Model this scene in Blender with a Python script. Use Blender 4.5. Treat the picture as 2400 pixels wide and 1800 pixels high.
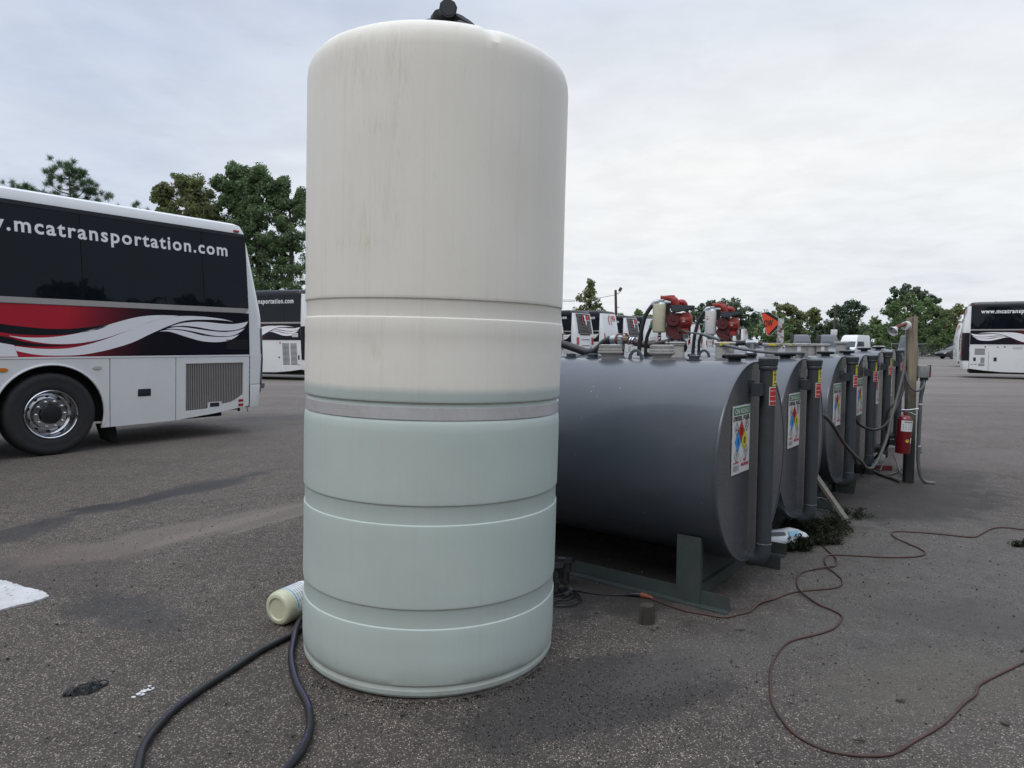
import bpy, math, random, bmesh
import numpy as np
from mathutils import Vector, Matrix
from mathutils.geometry import tessellate_polygon
R_ = math.radians
random.seed(7)
for o in list(bpy.data.objects): bpy.data.objects.remove(o)
sc = bpy.context.scene
COL = sc.collection
# ------------------------------------------------------------------ camera
PITCH, ROLL = math.atan(95/1600.0), math.atan(.0057)
fw = Vector((0, math.cos(PITCH), -math.sin(PITCH))); r0 = Vector((1, 0, 0)); u0 = r0.cross(fw)
rt = r0*math.cos(ROLL) + u0*math.sin(ROLL); up = u0*math.cos(ROLL) - r0*math.sin(ROLL)
cam = bpy.data.objects.new('camera', bpy.data.cameras.new('camera')); COL.objects.link(cam)
cam.matrix_world = Matrix(((rt.x, up.x, -fw.x, 0), (rt.y, up.y, -fw.y, 0), (rt.z, up.z, -fw.z, 1.5), (0, 0, 0, 1)))
cam.data.sensor_width = 36; cam.data.lens = 24; cam.data.clip_start = .05; cam.data.clip_end = 3000
sc.camera = cam
# ------------------------------------------------------------------ light
SUN_EL, SUN_AZ = 52, 215          # azimuth clockwise from +Y
W = bpy.data.worlds.new('World'); sc.world = W; W.use_nodes = True
wn, wl = W.node_tree.nodes, W.node_tree.links; wn.clear()
def wmath(op, a, b=None, clamp=False):
    n = wn.new('ShaderNodeMath'); n.operation = op; n.use_clamp = clamp
    for i, v in enumerate((a, b)):
        if v is None: continue
        if isinstance(v, (int, float)): n.inputs[i].default_value = v
        else: wl.new(v, n.inputs[i])
    return n.outputs[0]
def wmix(f, a, b, mode='MIX'):
    n = wn.new('ShaderNodeMix'); n.data_type = 'RGBA'; n.blend_type = mode
    for i, v in ((0, f), (6, a), (7, b)):
        if isinstance(v, (int, float)): n.inputs[i].default_value = v
        elif isinstance(v, tuple): n.inputs[i].default_value = v + (1,)
        else: wl.new(v, n.inputs[i])
    return n.outputs[2]
def wramp(f, stops):
    n = wn.new('ShaderNodeValToRGB'); e = n.color_ramp.elements
    while len(e) < len(stops): e.new(.5)
    for k, (p, c) in enumerate(stops): e[k].position = p; e[k].color = (c if isinstance(c, tuple) else (c, c, c)) + (1,)
    wl.new(f, n.inputs[0]); return n.outputs[0]
tc = wn.new('ShaderNodeTexCoord'); sep = wn.new('ShaderNodeSeparateXYZ'); wl.new(tc.outputs['Generated'], sep.inputs[0])
sx, sy, sz = sep.outputs
zc = wmath('MAXIMUM', sz, 0.0); den = wmath('ADD', zc, .11)
cx, cy = wmath('DIVIDE', sx, den), wmath('DIVIDE', sy, den)
cmb = wn.new('ShaderNodeCombineXYZ'); wl.new(cx, cmb.inputs[0]); wl.new(wmath('MULTIPLY', cy, 1.0), cmb.inputs[1])
def wnoise(scale, det, rough, dist, off):
    mp = wn.new('ShaderNodeMapping'); mp.inputs['Location'].default_value = off; wl.new(cmb.outputs[0], mp.inputs[0])
    n = wn.new('ShaderNodeTexNoise'); n.inputs['Scale'].default_value = scale; n.inputs['Detail'].default_value = det
    n.inputs['Roughness'].default_value = rough; n.inputs['Distortion'].default_value = dist; wl.new(mp.outputs[0], n.inputs[0]); return n.outputs[0]
n1 = wnoise(.42, 6, .55, .35, (3.1, 1.7, 0)); n2 = wnoise(1.5, 8, .6, .5, (0, 4.2, 0))
cl = wmath('ADD', wmath('MULTIPLY', n1, .72), wmath('MULTIPLY', n2, .28))
cloudf = wramp(cl, [(.34, 0.0), (.46, .45), (.57, .8), (.70, 1.0)])
ccol = wmix(cloudf, (.42, .495, .645), (.655, .695, .755))
# paler and warmer towards the horizon, most of all where the veiled light sits ahead on the right
hz = wramp(zc, [(0.0, .55), (.10, .75), (.24, 1.0), (.40, .45), (.55, 0.0)])
rightf = wramp(wmath('ADD', wmath('MULTIPLY', sx, .5), .5), [(.25, .10), (.45, .75), (.62, 1.0), (.85, .8)])
ccol = wmix(wmath('MULTIPLY', wmath('MULTIPLY', hz, rightf), .8), ccol, (.865, .858, .83))
streak = wramp(wnoise(3.2, 5, .6, .2, (8, 2, 0)), [(.38, .955), (.60, 1.02)])
ccol = wmix(1.0, ccol, streak, 'MULTIPLY')
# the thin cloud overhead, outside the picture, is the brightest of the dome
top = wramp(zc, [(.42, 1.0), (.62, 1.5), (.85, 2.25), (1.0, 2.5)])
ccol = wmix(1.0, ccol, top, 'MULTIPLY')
# low sky out of frame on the right, darkened to dim the glass reflections
bank = wmath('MULTIPLY', wramp(sx, [(.66, 0.0), (.86, 1.0)]), wramp(zc, [(.03, .35), (.15, 1.0), (.3, 1.0), (.6, 0.0)])); ccol = wmix(wmath('MULTIPLY', bank, .8), ccol, (.26, .30, .38))
sky = wn.new('ShaderNodeTexSky'); sky.sky_type = 'NISHITA'; sky.sun_disc = False
sky.sun_elevation = R_(SUN_EL); sky.sun_rotation = R_(SUN_AZ); sky.air_density = 1.2; sky.dust_density = 2.5
skc = wmix(1.0, sky.outputs[0], (.07, .07, .07), 'MULTIPLY')
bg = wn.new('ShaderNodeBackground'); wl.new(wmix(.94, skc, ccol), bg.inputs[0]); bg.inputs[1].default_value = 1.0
wo = wn.new('ShaderNodeOutputWorld'); wl.new(bg.outputs[0], wo.inputs[0])
sl = bpy.data.lights.new('sun', 'SUN'); sl.energy = .7; sl.angle = R_(22); sl.color = (1, .95, .88)
sun = bpy.data.objects.new('sun', sl); COL.objects.link(sun)
el, az = R_(SUN_EL), R_(SUN_AZ)
sun.rotation_euler = Vector((math.sin(az)*math.cos(el), math.cos(az)*math.cos(el), math.sin(el))).to_track_quat('Z', 'Y').to_euler()
sc.view_settings.view_transform = 'Standard'; sc.view_settings.look = 'None'; sc.view_settings.exposure = 0.28; sc.view_settings.gamma = 1
try: sc.view_settings.use_curve_mapping = False
except Exception: pass
sc.render.engine = 'CYCLES'
# ------------------------------------------------------------------ materials
class NT:
    def __init__(s, name):
        s.m = bpy.data.materials.new(name); s.m.use_nodes = True; s.t = s.m.node_tree; s.n = s.t.nodes; s.l = s.t.links
        s.b = s.n['Principled BSDF']; s.tc = s.n.new('ShaderNodeTexCoord'); s.obj = s.tc.outputs['Object']
    def set(s, sock, v):
        if isinstance(v, (int, float)): sock.default_value = v
        elif isinstance(v, tuple): sock.default_value = v + (1,) if len(v) == 3 and sock.type == 'RGBA' else v
        else: s.l.new(v, sock)
    def math(s, op, a, b=0.0, c=None, clamp=False):
        n = s.n.new('ShaderNodeMath'); n.operation = op; n.use_clamp = clamp; s.set(n.inputs[0], a); s.set(n.inputs[1], b)
        if c is not None: s.set(n.inputs[2], c)
        return n.outputs[0]
    def mix(s, f, a, b, mode='MIX'):
        n = s.n.new('ShaderNodeMix'); n.data_type = 'RGBA'; n.blend_type = mode
        s.set(n.inputs[0], f); s.set(n.inputs[6], a); s.set(n.inputs[7], b); return n.outputs[2]
    def ramp(s, f, stops, interp='LINEAR'):
        n = s.n.new('ShaderNodeValToRGB'); e = n.color_ramp.elements; n.color_ramp.interpolation = interp
        while len(e) < len(stops): e.new(.5)
        for k, (p, c) in enumerate(stops): e[k].position = p; e[k].color = (c if isinstance(c, tuple) else (c, c, c)) + (1,)
        s.set(n.inputs[0], f); return n.outputs[0]
    def map(s, v=None, scale=(1, 1, 1), loc=(0, 0, 0), rot=(0, 0, 0)):
        n = s.n.new('ShaderNodeMapping'); s.l.new(v or s.obj, n.inputs[0])
        n.inputs['Scale'].default_value = scale; n.inputs['Location'].default_value = loc; n.inputs['Rotation'].default_value = rot; return n.outputs[0]
    def noise(s, scale, det=4, rough=.55, v=None, dist=0.0):
        n = s.n.new('ShaderNodeTexNoise'); n.inputs['Scale'].default_value = scale; n.inputs['Detail'].default_value = det
        n.inputs['Roughness'].default_value = rough; n.inputs['Distortion'].default_value = dist; s.l.new(v or s.obj, n.inputs[0]); return n.outputs[0]
    def voro(s, scale, v=None, feat='F1', rnd=1.0):
        n = s.n.new('ShaderNodeTexVoronoi'); n.feature = feat; n.inputs['Scale'].default_value = scale; n.inputs['Randomness'].default_value = rnd
        s.l.new(v or s.obj, n.inputs[0]); return n
    def sep(s, v=None):
        n = s.n.new('ShaderNodeSeparateXYZ'); s.l.new(v or s.obj, n.inputs[0]); return n.outputs
    def bump(s, h, strength=.3, dist=.01, normal=None):
        n = s.n.new('ShaderNodeBump'); n.inputs['Strength'].default_value = strength; n.inputs['Distance'].default_value = dist
        s.l.new(h, n.inputs['Height'])
        if normal is not None: s.l.new(normal, n.inputs['Normal'])
        return n.outputs[0]
    def done(s, color=None, rough=None, metal=None, normal=None, coat=None):
        if color is not None: s.set(s.b.inputs['Base Color'], color)
        if rough is not None: s.set(s.b.inputs['Roughness'], rough)
        if metal is not None: s.set(s.b.inputs['Metallic'], metal)
        if normal is not None: s.l.new(normal, s.b.inputs['Normal'])
        if coat: s.b.inputs['Coat Weight'].default_value = coat; s.b.inputs['Coat Roughness'].default_value = .08
        return s.m
def mul(c, k): return tuple(x*k for x in c)
def MAT(name, col, rough=.5, metal=0, vary=.18, vs=6.0, bump=0.0, bs=60.0, coat=0, dirt=0.0, dcol=(.09, .075, .06), dz=None, rv=.1):
    """plain surface with uneven tone, a little grime and grain"""
    t = NT(name); n = t.noise(vs, 5, .6); n3 = t.noise(vs*9, 3, .6)
    f = t.math('ADD', t.math('MULTIPLY', n, .7), t.math('MULTIPLY', n3, .3))
    c = t.mix(t.ramp(f, [(.3, 0.0), (.7, 1.0)]), mul(col, 1-vary), mul(col, 1+vary*.6))
    if dirt:
        m = t.ramp(t.noise(vs*.6, 6, .7, dist=.6), [(.5, 0.0), (.75, 1.0)]); c = t.mix(t.math('MULTIPLY', m, dirt), c, dcol)
    if dz:
        z = t.sep()[2]; m = t.math('MULTIPLY', t.math('SUBTRACT', dz[1], z), 1.0/(dz[1]-dz[0]), clamp=True)
        m = t.math('MULTIPLY', m, t.math('MULTIPLY', t.noise(9, 6, .7), dz[2])); c = t.mix(m, c, dcol)
    r = t.math('ADD', rough-rv/2, t.math('MULTIPLY', n3, rv))
    nm = t.bump(t.noise(bs, 3, .6), bump, .004) if bump else None
    return t.done(c, r, metal, nm, coat)
MT = {}
MT['white_paint'] = MAT('white_paint', (.74, .75, .75), .3, vary=.03, vs=1.5, coat=.5, dirt=.16, dcol=(.42, .40, .36), dz=(.2, 1.1, .35))
MT['white_roof'] = MAT('white_roof', (.72, .73, .73), .4, vary=.05, vs=2, dirt=.2, dcol=(.45, .45, .43))
MT['black_paint'] = MAT('black_paint', (.007, .008, .012), .3, vary=.2, vs=2)
MT['black_plastic'] = MAT('black_plastic', (.018, .019, .021), .5, vary=.25, vs=12, bump=.15)
MT['dark_under'] = MAT('dark_underbody', (.012, .012, .012), .85, vary=.4)
MT['grey_plastic'] = MAT('grey_lamp_housing', (.12, .125, .14), .35, vary=.1)
MT['strip'] = MAT('belt_strip', (.40, .38, .36), .4, metal=.3, vary=.06)
MT['rubber'] = MAT('tyre_rubber', (.016, .016, .017), .72, vary=.25, vs=14, bump=.3, bs=90)
MT['hose'] = MAT('hose_rubber', (.014, .015, .018), .42, vary=.35, vs=20, bump=.25, bs=160, dirt=.3, dcol=(.05, .045, .04))
MT['chrome'] = MAT('polished_alloy', (.62, .63, .65), .16, metal=1, vary=.1, vs=14)
MT['galv'] = MAT('galvanised_pipe', (.42, .44, .46), .42, metal=.75, vary=.2, vs=22, bump=.1)
MT['steel_band'] = MAT('steel_band', (.60, .585, .58), .34, metal=.3, vary=.14, vs=7, dirt=.25, dcol=(.2, .15, .12))
MT['rust'] = MAT('rusty_iron', (.16, .055, .03), .8, vary=.4, vs=30, bump=.5, bs=150)
MT['brass'] = MAT('old_brass', (.15, .12, .08), .5, metal=.6, vary=.25, vs=25)
MT['rust_hose'] = MAT('brown_hose', (.05, .026, .024), .5, vary=.3, vs=30, dirt=.3)
MT['pump_red'] = MAT('pump_red_paint', (.33, .035, .025), .5, vary=.25, vs=25, bump=.25, bs=70, dirt=.35, dcol=(.10, .018, .016))
MT['pump_dark'] = MAT('pump_dark_red_paint', (.10, .014, .016), .55, vary=.3, vs=30, bump=.25, bs=70, dirt=.4, dcol=(.03, .012, .013))
MT['slate'] = MAT('slate_plastic', (.045, .055, .065), .5, vary=.2, vs=15)
MT['filter_cream'] = MAT('yellowed_filter', (.52, .48, .35), .45, vary=.12, vs=12, dirt=.45, dcol=(.30, .26, .16))
MT['filter_white'] = MAT('white_filter', (.64, .63, .60), .4, vary=.06, vs=12, dirt=.2, dcol=(.4, .36, .3))
MT['cap_grey'] = MAT('pale_grey_cast_fitting', (.40, .39, .36), .6, vary=.2, vs=22, bump=.25, bs=80, dirt=.3, dcol=(.2, .19, .165))
MT['tank_dark'] = MAT('dark_grey_pipe_paint', (.042, .05, .056), .42, vary=.2, vs=9, bump=.06, dirt=.3, dcol=(.07, .068, .06))
MT['tank_end'] = MAT('grey_tank_end_paint', (.072, .077, .082), .26, vary=.12, vs=2.2, bump=.04, bs=5, dirt=.2, dcol=(.08, .082, .08), dz=(.15, .7, .3), coat=.2)
MT['skid'] = MAT('green_grey_skid_paint', (.05, .065, .062), .55, vary=.25, vs=10, bump=.2, dirt=.5, dcol=(.07, .06, .05))
MT['fit_black'] = MAT('black_vent_casting', (.010, .010, .012), .4, vary=.3, vs=18, bump=.15)
MT['lugm'] = MAT('grey_lifting_lug_paint', (.09, .10, .12), .4, vary=.15)
MT['st_white'] = MAT('white_vinyl', (.62, .62, .60), .4, vary=.06, vs=20)
MT['st_green'] = MAT('green_vinyl', (.035, .20, .08), .45, vary=.15, vs=30)
MT['st_red'] = MAT('red_vinyl', (.45, .03, .03), .45, vary=.12, vs=30)
MT['st_blue'] = MAT('blue_vinyl', (.04, .27, .62), .45, vary=.1)
MT['st_yel'] = MAT('yellow_vinyl', (.62, .52, .03), .45, vary=.12, vs=30)
MT['st_black'] = MAT('black_vinyl', (.012, .012, .012), .5, vary=.1)
MT['st_grey'] = MAT('grey_print', (.25, .25, .25), .5, vary=.1)
MT['letter'] = MAT('white_lettering', (.78, .78, .78), .45, vary=.03)
MT['graphic'] = MAT('pearl_white_graphic', (.78, .77, .79), .4, vary=.02)
MT['logo_red'] = MAT('logo_red', (.55, .03, .035), .45, vary=.05)
MT['logo_grey'] = MAT('logo_grey', (.50, .50, .50), .5, vary=.05)
MT['orange_sign'] = MAT('orange_sign_face', (.75, .085, .03), .45, vary=.08, vs=10)
MT['lens_red'] = MAT('red_lens', (.35, .01, .015), .2, vary=.1, coat=.5)
MT['lens_amber'] = MAT('amber_lens', (.65, .20, .02), .2, vary=.1, coat=.5)
MT['lens_clear'] = MAT('clear_lens', (.5, .5, .45), .15, vary=.1, coat=.5)
MT['box_grey'] = MAT('grey_enclosure', (.24, .25, .24), .6, vary=.2, vs=16, dirt=.3)
MT['conduit'] = MAT('grey_conduit', (.10, .11, .12), .5, vary=.2, vs=14, dirt=.4, dcol=(.12, .11, .09))
MT['tan_hose'] = MAT('dusty_cable_sheath', (.075, .07, .06), .6, vary=.25, vs=18, dirt=.4)
MT['ext_red'] = MAT('extinguisher_red', (.14, .006, .012), .3, vary=.1, coat=.4)
MT['cord'] = MAT('faded_orange_brown_cord', (.070, .034, .027), .65, vary=.35, vs=5, dirt=.95, dcol=(.042, .033, .028))
MT['cord_orange'] = MAT('orange_plug', (.22, .06, .035), .5, vary=.2, vs=30)
MT['cable'] = MAT('black_cable', (.02, .021, .023), .45, vary=.3, vs=20)
MT['glove'] = MAT('black_nitrile', (.004, .006, .006), .28, vary=.3, vs=30, bump=.3, bs=90)
MT['bag'] = MAT('white_bag', (.58, .62, .63), .5, vary=.1, vs=12, bump=.6, bs=14, dirt=.25, dcol=(.3, .3, .28))
MT['bag_blue'] = MAT('pale_blue_print', (.22, .42, .52), .5, vary=.15, vs=20)
MT['jug'] = MAT('yellowed_jug', (.56, .56, .40), .35, vary=.12, vs=14, dirt=.3, dcol=(.33, .28, .14))
MT['label_w'] = MAT('jug_label', (.66, .68, .68), .5, vary=.04)
MT['lamp_w'] = MAT('white_lamp_enamel', (.62, .62, .60), .4, vary=.1, vs=20, dirt=.2)
MT['bark'] = MAT('bark', (.075, .062, .05), .9, vary=.35, vs=5, bump=.8, bs=14)
MT['pale_paint'] = MAT('flaked_white_paint', (.62, .62, .62), .6, vary=.2, vs=20)
MT['van_white'] = MAT('van_white', (.70, .71, .71), .3, vary=.04, coat=.4)
MT['van_dark'] = MAT('van_charcoal', (.065, .067, .08), .35, vary=.08, coat=.4)
MT['van_black'] = MAT('van_black', (.02, .022, .03), .3, vary=.08, coat=.5)
MT['car_green'] = MAT('pale_green_car', (.30, .38, .37), .3, vary=.05, coat=.5)
MT['concrete'] = MAT('old_concrete', (.30, .29, .27), .85, vary=.2, vs=8, bump=.4)

def glass_mat(name, col, rough=.06):
    t = NT(name); n = t.noise(1.1, 4, .6)
    c = t.mix(n, mul(col, .7), mul(col, 1.3))
    nm = t.bump(t.noise(1.3, 2, .5), .03, .02)
    m = t.done(c, rough, 0, nm); t.b.inputs['Specular IOR Level'].default_value = .27; return m
MT['glass'] = glass_mat('dark_tinted_glass', (.006, .008, .012), .02)
MT['glass_van'] = glass_mat('vehicle_glass', (.06, .075, .08), .1)
def rear_glass():
    t = NT('sooty_rear_window'); z = t.sep()[2]
    d = t.math('MULTIPLY', t.ramp(t.noise(3.5, 6, .7, dist=.8), [(.38, 0.0), (.62, 1.0)]), t.ramp(z, [(0.0, 0.0)] + [(.5, 0.0), (1.0, 0.0)]))
    n = t.ramp(t.noise(2.6, 6, .72, dist=1.0), [(.40, 0.0), (.65, 1.0)])
    c = t.mix(n, (.010, .010, .012), (.07, .058, .05))
    return t.done(c, .3)
MT['rear_glass'] = rear_glass()
def band_mat():
    # red flank fading to black along the bus (object x), as it is printed on it
    t = NT('red_to_black_flank_print'); x, y, z = t.sep()
    f = t.math('ADD', x, t.math('MULTIPLY', z, -.35)); f = t.math('ADD', f, 2.0); f = t.math('MULTIPLY', f, .25)
    c = t.ramp(f, [(0.0, (.42, .02, .035)), (.41, (.42, .02, .035)), (.50, (.20, .016, .028)), (.60, (.055, .012, .018)), (.70, (.008, .007, .012)), (1.0, (.005, .006, .012))])
    t.b.inputs['Specular IOR Level'].default_value = .35; return t.done(c, .28)
MT['band'] = band_mat()
def leaf_mat(name, c1, c2, c3, sc_=.35):
    t = NT(name); g = t.n.new('ShaderNodeNewGeometry'); rnd = g.outputs['Random Per Island']
    c = t.ramp(rnd, [(0.0, c1), (.55, c2), (1.0, c3)])
    big = t.ramp(t.noise(sc_, 3, .6), [(.35, .72), (.68, 1.25)]); c = t.mix(1.0, c, big, 'MULTIPLY')
    t.set(t.b.inputs['Base Color'], c); t.b.inputs['Roughness'].default_value = .6; t.b.inputs['Specular IOR Level'].default_value = .25
    tr = t.n.new('ShaderNodeBsdfTranslucent'); t.l.new(c, tr.inputs[0]); mx = t.n.new('ShaderNodeMixShader'); mx.inputs[0].default_value = .42
    t.l.new(t.b.outputs[0], mx.inputs[1]); t.l.new(tr.outputs[0], mx.inputs[2]); t.l.new(mx.outputs[0], t.n['Material Output'].inputs[0]); return t.m
MT['leaf_oak'] = leaf_mat('oak_leaves', (0.085, 0.131, 0.079), (0.138, 0.211, 0.103), (0.257, 0.336, 0.146))
MT['leaf_olive'] = leaf_mat('olive_leaves', (0.128, 0.158, 0.068), (0.188, 0.225, 0.098), (0.285, 0.285, 0.128))
MT['leaf_green'] = leaf_mat('fresh_leaves', (0.092, 0.146, 0.060), (0.162, 0.239, 0.098), (0.242, 0.326, 0.144))
MT['leaf_dark'] = leaf_mat('dark_leaves', (0.062, 0.096, 0.064), (0.100, 0.146, 0.091), (0.166, 0.226, 0.127))
MT['needle'] = leaf_mat('pine_needles', (0.052, 0.088, 0.044), (0.088, 0.149, 0.070), (0.140, 0.210, 0.088))
MT['weed'] = leaf_mat('weed_leaves', (.014, .020, .010), (.026, .036, .016), (.065, .075, .035), 6.0)
def wood_mat(name, col, dark, zfade=None, rough=.85, low=None):
    t = NT(name); g = t.noise(3, 8, .65, t.map(scale=(16, 16, 1.1)), .4)
    crack = t.ramp(t.noise(5, 4, .7, t.map(scale=(9, 9, .45)), .3), [(.60, 1.0), (.66, .25)])
    c = t.mix(t.ramp(g, [(.3, 0.0), (.7, 1.0)]), dark, col); c = t.mix(1.0, c, crack, 'MULTIPLY')
    if zfade:
        z = t.sep()[2]; m = t.math('DIVIDE', t.math('SUBTRACT', zfade[1], t.math('ADD', z, t.math('MULTIPLY', t.noise(6, 5, .6), zfade[3]))), zfade[1]-zfade[0], clamp=True)
        c = t.mix(m, c, zfade[2])
    if low:
        z = t.sep()[2]; m = t.math('DIVIDE', t.math('SUBTRACT', low[1], z), low[1]-low[0], clamp=True); c = t.mix(m, c, low[2])
    return t.done(c, rough, 0, t.bump(g, .6, .004))
MT['post_wood'] = wood_mat('weathered_post', (.33, .275, .195), (.19, .155, .11), (1.05, 1.36, (.085, .082, .06), .3), low=(.42, .75, (.018, .019, .018)))
MT['plank'] = wood_mat('grey_plank', (.26, .24, .20), (.10, .09, .075))
MT['stump'] = wood_mat('dark_wood', (.07, .055, .042), (.03, .025, .02))
MT['rusty_post'] = (lambda t: t.done(t.mix(t.ramp(t.noise(14, 8, .75), [(.47, 0.0), (.54, 1.0)]), (.55, .56, .56), (.14, .07, .045)), .7, 0, t.bump(t.noise(30, 5, .7), .5, .004)))(NT('flaking_white_steel'))
MT['gravelchip'] = leaf_mat('gravel_chip', (.05, .045, .04), (.13, .12, .105), (.30, .27, .235), 2.0)
MT['grit'] = leaf_mat('dark_grit', (.008, .008, .008), (.016, .015, .014), (.03, .027, .025), 2.0)
# ------------------------------------------------------------------ mesh helpers
def catmull(P, n=6):
    P = [Vector(p) for p in P]
    if len(P) < 3: return P
    out = []
    for i in range(len(P)-1):
        a = P[i-1] if i else P[0]*2-P[1]; b, c = P[i], P[i+1]; d = P[i+2] if i+2 < len(P) else P[-1]*2-P[-2]
        for k in range(n):
            t = k/n; out.append(.5*((2*b)+(c-a)*t+(2*a-5*b+4*c-d)*t*t+(3*b-a-3*c+d)*t**3))
    out.append(P[-1]); return out
class MB:
    def __init__(s): s.v = []; s.f = []
    def add(s, vs, fs):
        o = len(s.v); s.v += [tuple(v) for v in vs]; s.f += [tuple(i+o for i in f) for f in fs]; return s
    def box(s, c, d, rot=None):
        c = Vector(c); x, y, z = d[0]/2, d[1]/2, d[2]/2
        vs = [Vector((i*x, j*y, k*z)) for i in (-1, 1) for j in (-1, 1) for k in (-1, 1)]
        if rot is not None: vs = [rot @ v for v in vs]
        return s.add([v+c for v in vs], [(0, 1, 3, 2), (4, 6, 7, 5), (0, 4, 5, 1), (2, 3, 7, 6), (0, 2, 6, 4), (1, 5, 7, 3)])
    def rbox(s, c, d, r=.01, rot=None, n=3):
        """box whose four vertical edges are rounded and whose top edge is eased"""
        x, y, z = d[0]/2, d[1]/2, d[2]/2; r = min(r, x*.99, y*.99); ring = []
        for (sx_, sy_, a0) in ((1, 1, 0), (-1, 1, 90), (-1, -1, 180), (1, -1, 270)):
            for k in range(n+1):
                a = R_(a0+90*k/n); ring.append((sx_*(x-r)+r*math.cos(a), sy_*(y-r)+r*math.sin(a)))
        lv = [(-z, .6), (-z+r*.5, 1), (z-r*.5, 1), (z, .6)]; vs = []
        for zz, k in lv:
            for px, py in ring:
                q = 1-(1-k)*r/max(x, y)*1.2; vs.append(Vector((px*q, py*q, zz)))
        m = len(ring); fs = [(l*m+i, l*m+(i+1) % m, (l+1)*m+(i+1) % m, (l+1)*m+i) for l in range(3) for i in range(m)]
        fs += [tuple(range(m))[::-1], tuple(range(3*m, 4*m))]
        if rot is not None: vs = [rot @ v for v in vs]
        return s.add([v+Vector(c) for v in vs], fs)
    def lathe(s, prof, M=None, seg=24, caps=True):
        vs = []; fs = []
        for r, z in prof:
            for k in range(seg):
                a = 2*math.pi*k/seg; v = Vector((r*math.cos(a), r*math.sin(a), z)); vs.append(M @ v if M else v)
        for i in range(len(prof)-1):
            for k in range(seg):
                fs.append((i*seg+k, i*seg+(k+1) % seg, (i+1)*seg+(k+1) % seg, (i+1)*seg+k))
        if caps: fs += [tuple(range(seg))[::-1], tuple(range((len(prof)-1)*seg, len(prof)*seg))]
        return s.add(vs, fs)
    def cyl(s, a, b, r0, r1=None, seg=12):
        a, b = Vector(a), Vector(b); return s.tube([a, b], [r0, r0 if r1 is None else r1], seg)
    def tube(s, P, r, seg=8, smooth=0):
        P = catmull(P, smooth) if smooth else [Vector(p) for p in P]
        n = len(P); rs = r if isinstance(r, (list, tuple)) else [r]*n
        if len(rs) != n: rs = list(np.interp(np.linspace(0, 1, n), np.linspace(0, 1, len(rs)), rs))
        T = [(P[min(i+1, n-1)]-P[max(i-1, 0)]).normalized() for i in range(n)]
        u = T[0].orthogonal().normalized(); vs = []
        for i in range(n):
            u = u-T[i]*u.dot(T[i])
            u = u.normalized() if u.length > 1e-6 else T[i].orthogonal().normalized(); w = T[i].cross(u)
            for k in range(seg):
                a = 2*math.pi*k/seg; vs.append(P[i]+(u*math.cos(a)+w*math.sin(a))*rs[i])
        fs = [(i*seg+k, i*seg+(k+1) % seg, (i+1)*seg+(k+1) % seg, (i+1)*seg+k) for i in range(n-1) for k in range(seg)]
        fs += [tuple(range(seg))[::-1], tuple(range((n-1)*seg, n*seg))]
        return s.add(vs, fs)
    def slab(s, poly, fn, off0=0.0, off1=.01, holes=()):
        """a plate cut to a 2D outline; fn(u, v, off) gives the place in space"""
        loops = [list(poly)]+[list(h) for h in holes]; flat = [p for l in loops for p in l]
        tris = tessellate_polygon([[Vector((p[0], p[1], 0)) for p in l] for l in loops]); n = len(flat)
        vs = [fn(u, v, off1) for u, v in flat]; fs = [tuple(t) for t in tris]
        if off1 != off0:
            vs += [fn(u, v, off0) for u, v in flat]; fs += [tuple(i+n for i in t[::-1]) for t in tris]; o = 0
            for l in loops:
                m = len(l); fs += [(o+i, o+(i+1) % m, n+o+(i+1) % m, n+o+i) for i in range(m)]; o += m
        return s.add(vs, fs)
    def plate(s, u0, u1, v0, v1, fn, off0=0.0, off1=.01, nv=1): 
        nu = max(1, int(math.ceil((u1-u0)/.25)))
        for k in range(nv):
            a, b = v0+(v1-v0)*k/nv, v0+(v1-v0)*(k+1)/nv; us = [u0+(u1-u0)*i/nu for i in range(nu+1)]
            s.slab([(u_, a) for u_ in us]+[(u_, b) for u_ in us[::-1]], fn, off0, off1)
        return s
    def text(s, body, fn, x, y, h, width=None, align='l', off=.004, bold=.02, sp=1.0):
        """letters x-height/cap-height h; fn(u, v, off) maps the writing plane"""
        vs, fs = text2d(body, bold, sp); 
        if not vs: return s
        xs = [v[0] for v in vs]; x0, x1 = min(xs), max(xs); cap = 0.70; k = h/cap; kx = k if width is None else width/(x1-x0)
        ox = {'l': -x0*kx, 'c': -(x0+x1)/2*kx, 'r': -x1*kx}[align]
        return s.add([fn(x+ox+v[0]*kx, y+v[1]*k, off) for v in vs], fs)
    def build(s, name, mat, parent=None, smooth=35, bevel=0):
        me = bpy.data.meshes.new(name); me.from_pydata([tuple(v) for v in s.v], [], s.f); me.materials.append(MT[mat] if isinstance(mat, str) else mat)
        if smooth or bevel:
            bm = bmesh.new(); bm.from_mesh(me)
            if bevel:
                bmesh.ops.recalc_face_normals(bm, faces=bm.faces)
                ed = [e for e in bm.edges if e.is_manifold and e.calc_face_angle(0) > .6]
                bmesh.ops.bevel(bm, geom=ed, offset=bevel, segments=2, affect='EDGES', clamp_overlap=True)
            bmesh.ops.recalc_face_normals(bm, faces=bm.faces); bm.to_mesh(me); bm.free()
        if smooth:
            me.shade_smooth(); me.set_sharp_from_angle(angle=R_(smooth))
        o = bpy.data.objects.new(name, me); COL.objects.link(o)
        if parent: o.parent = parent
        return o
_tc = {}
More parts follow.
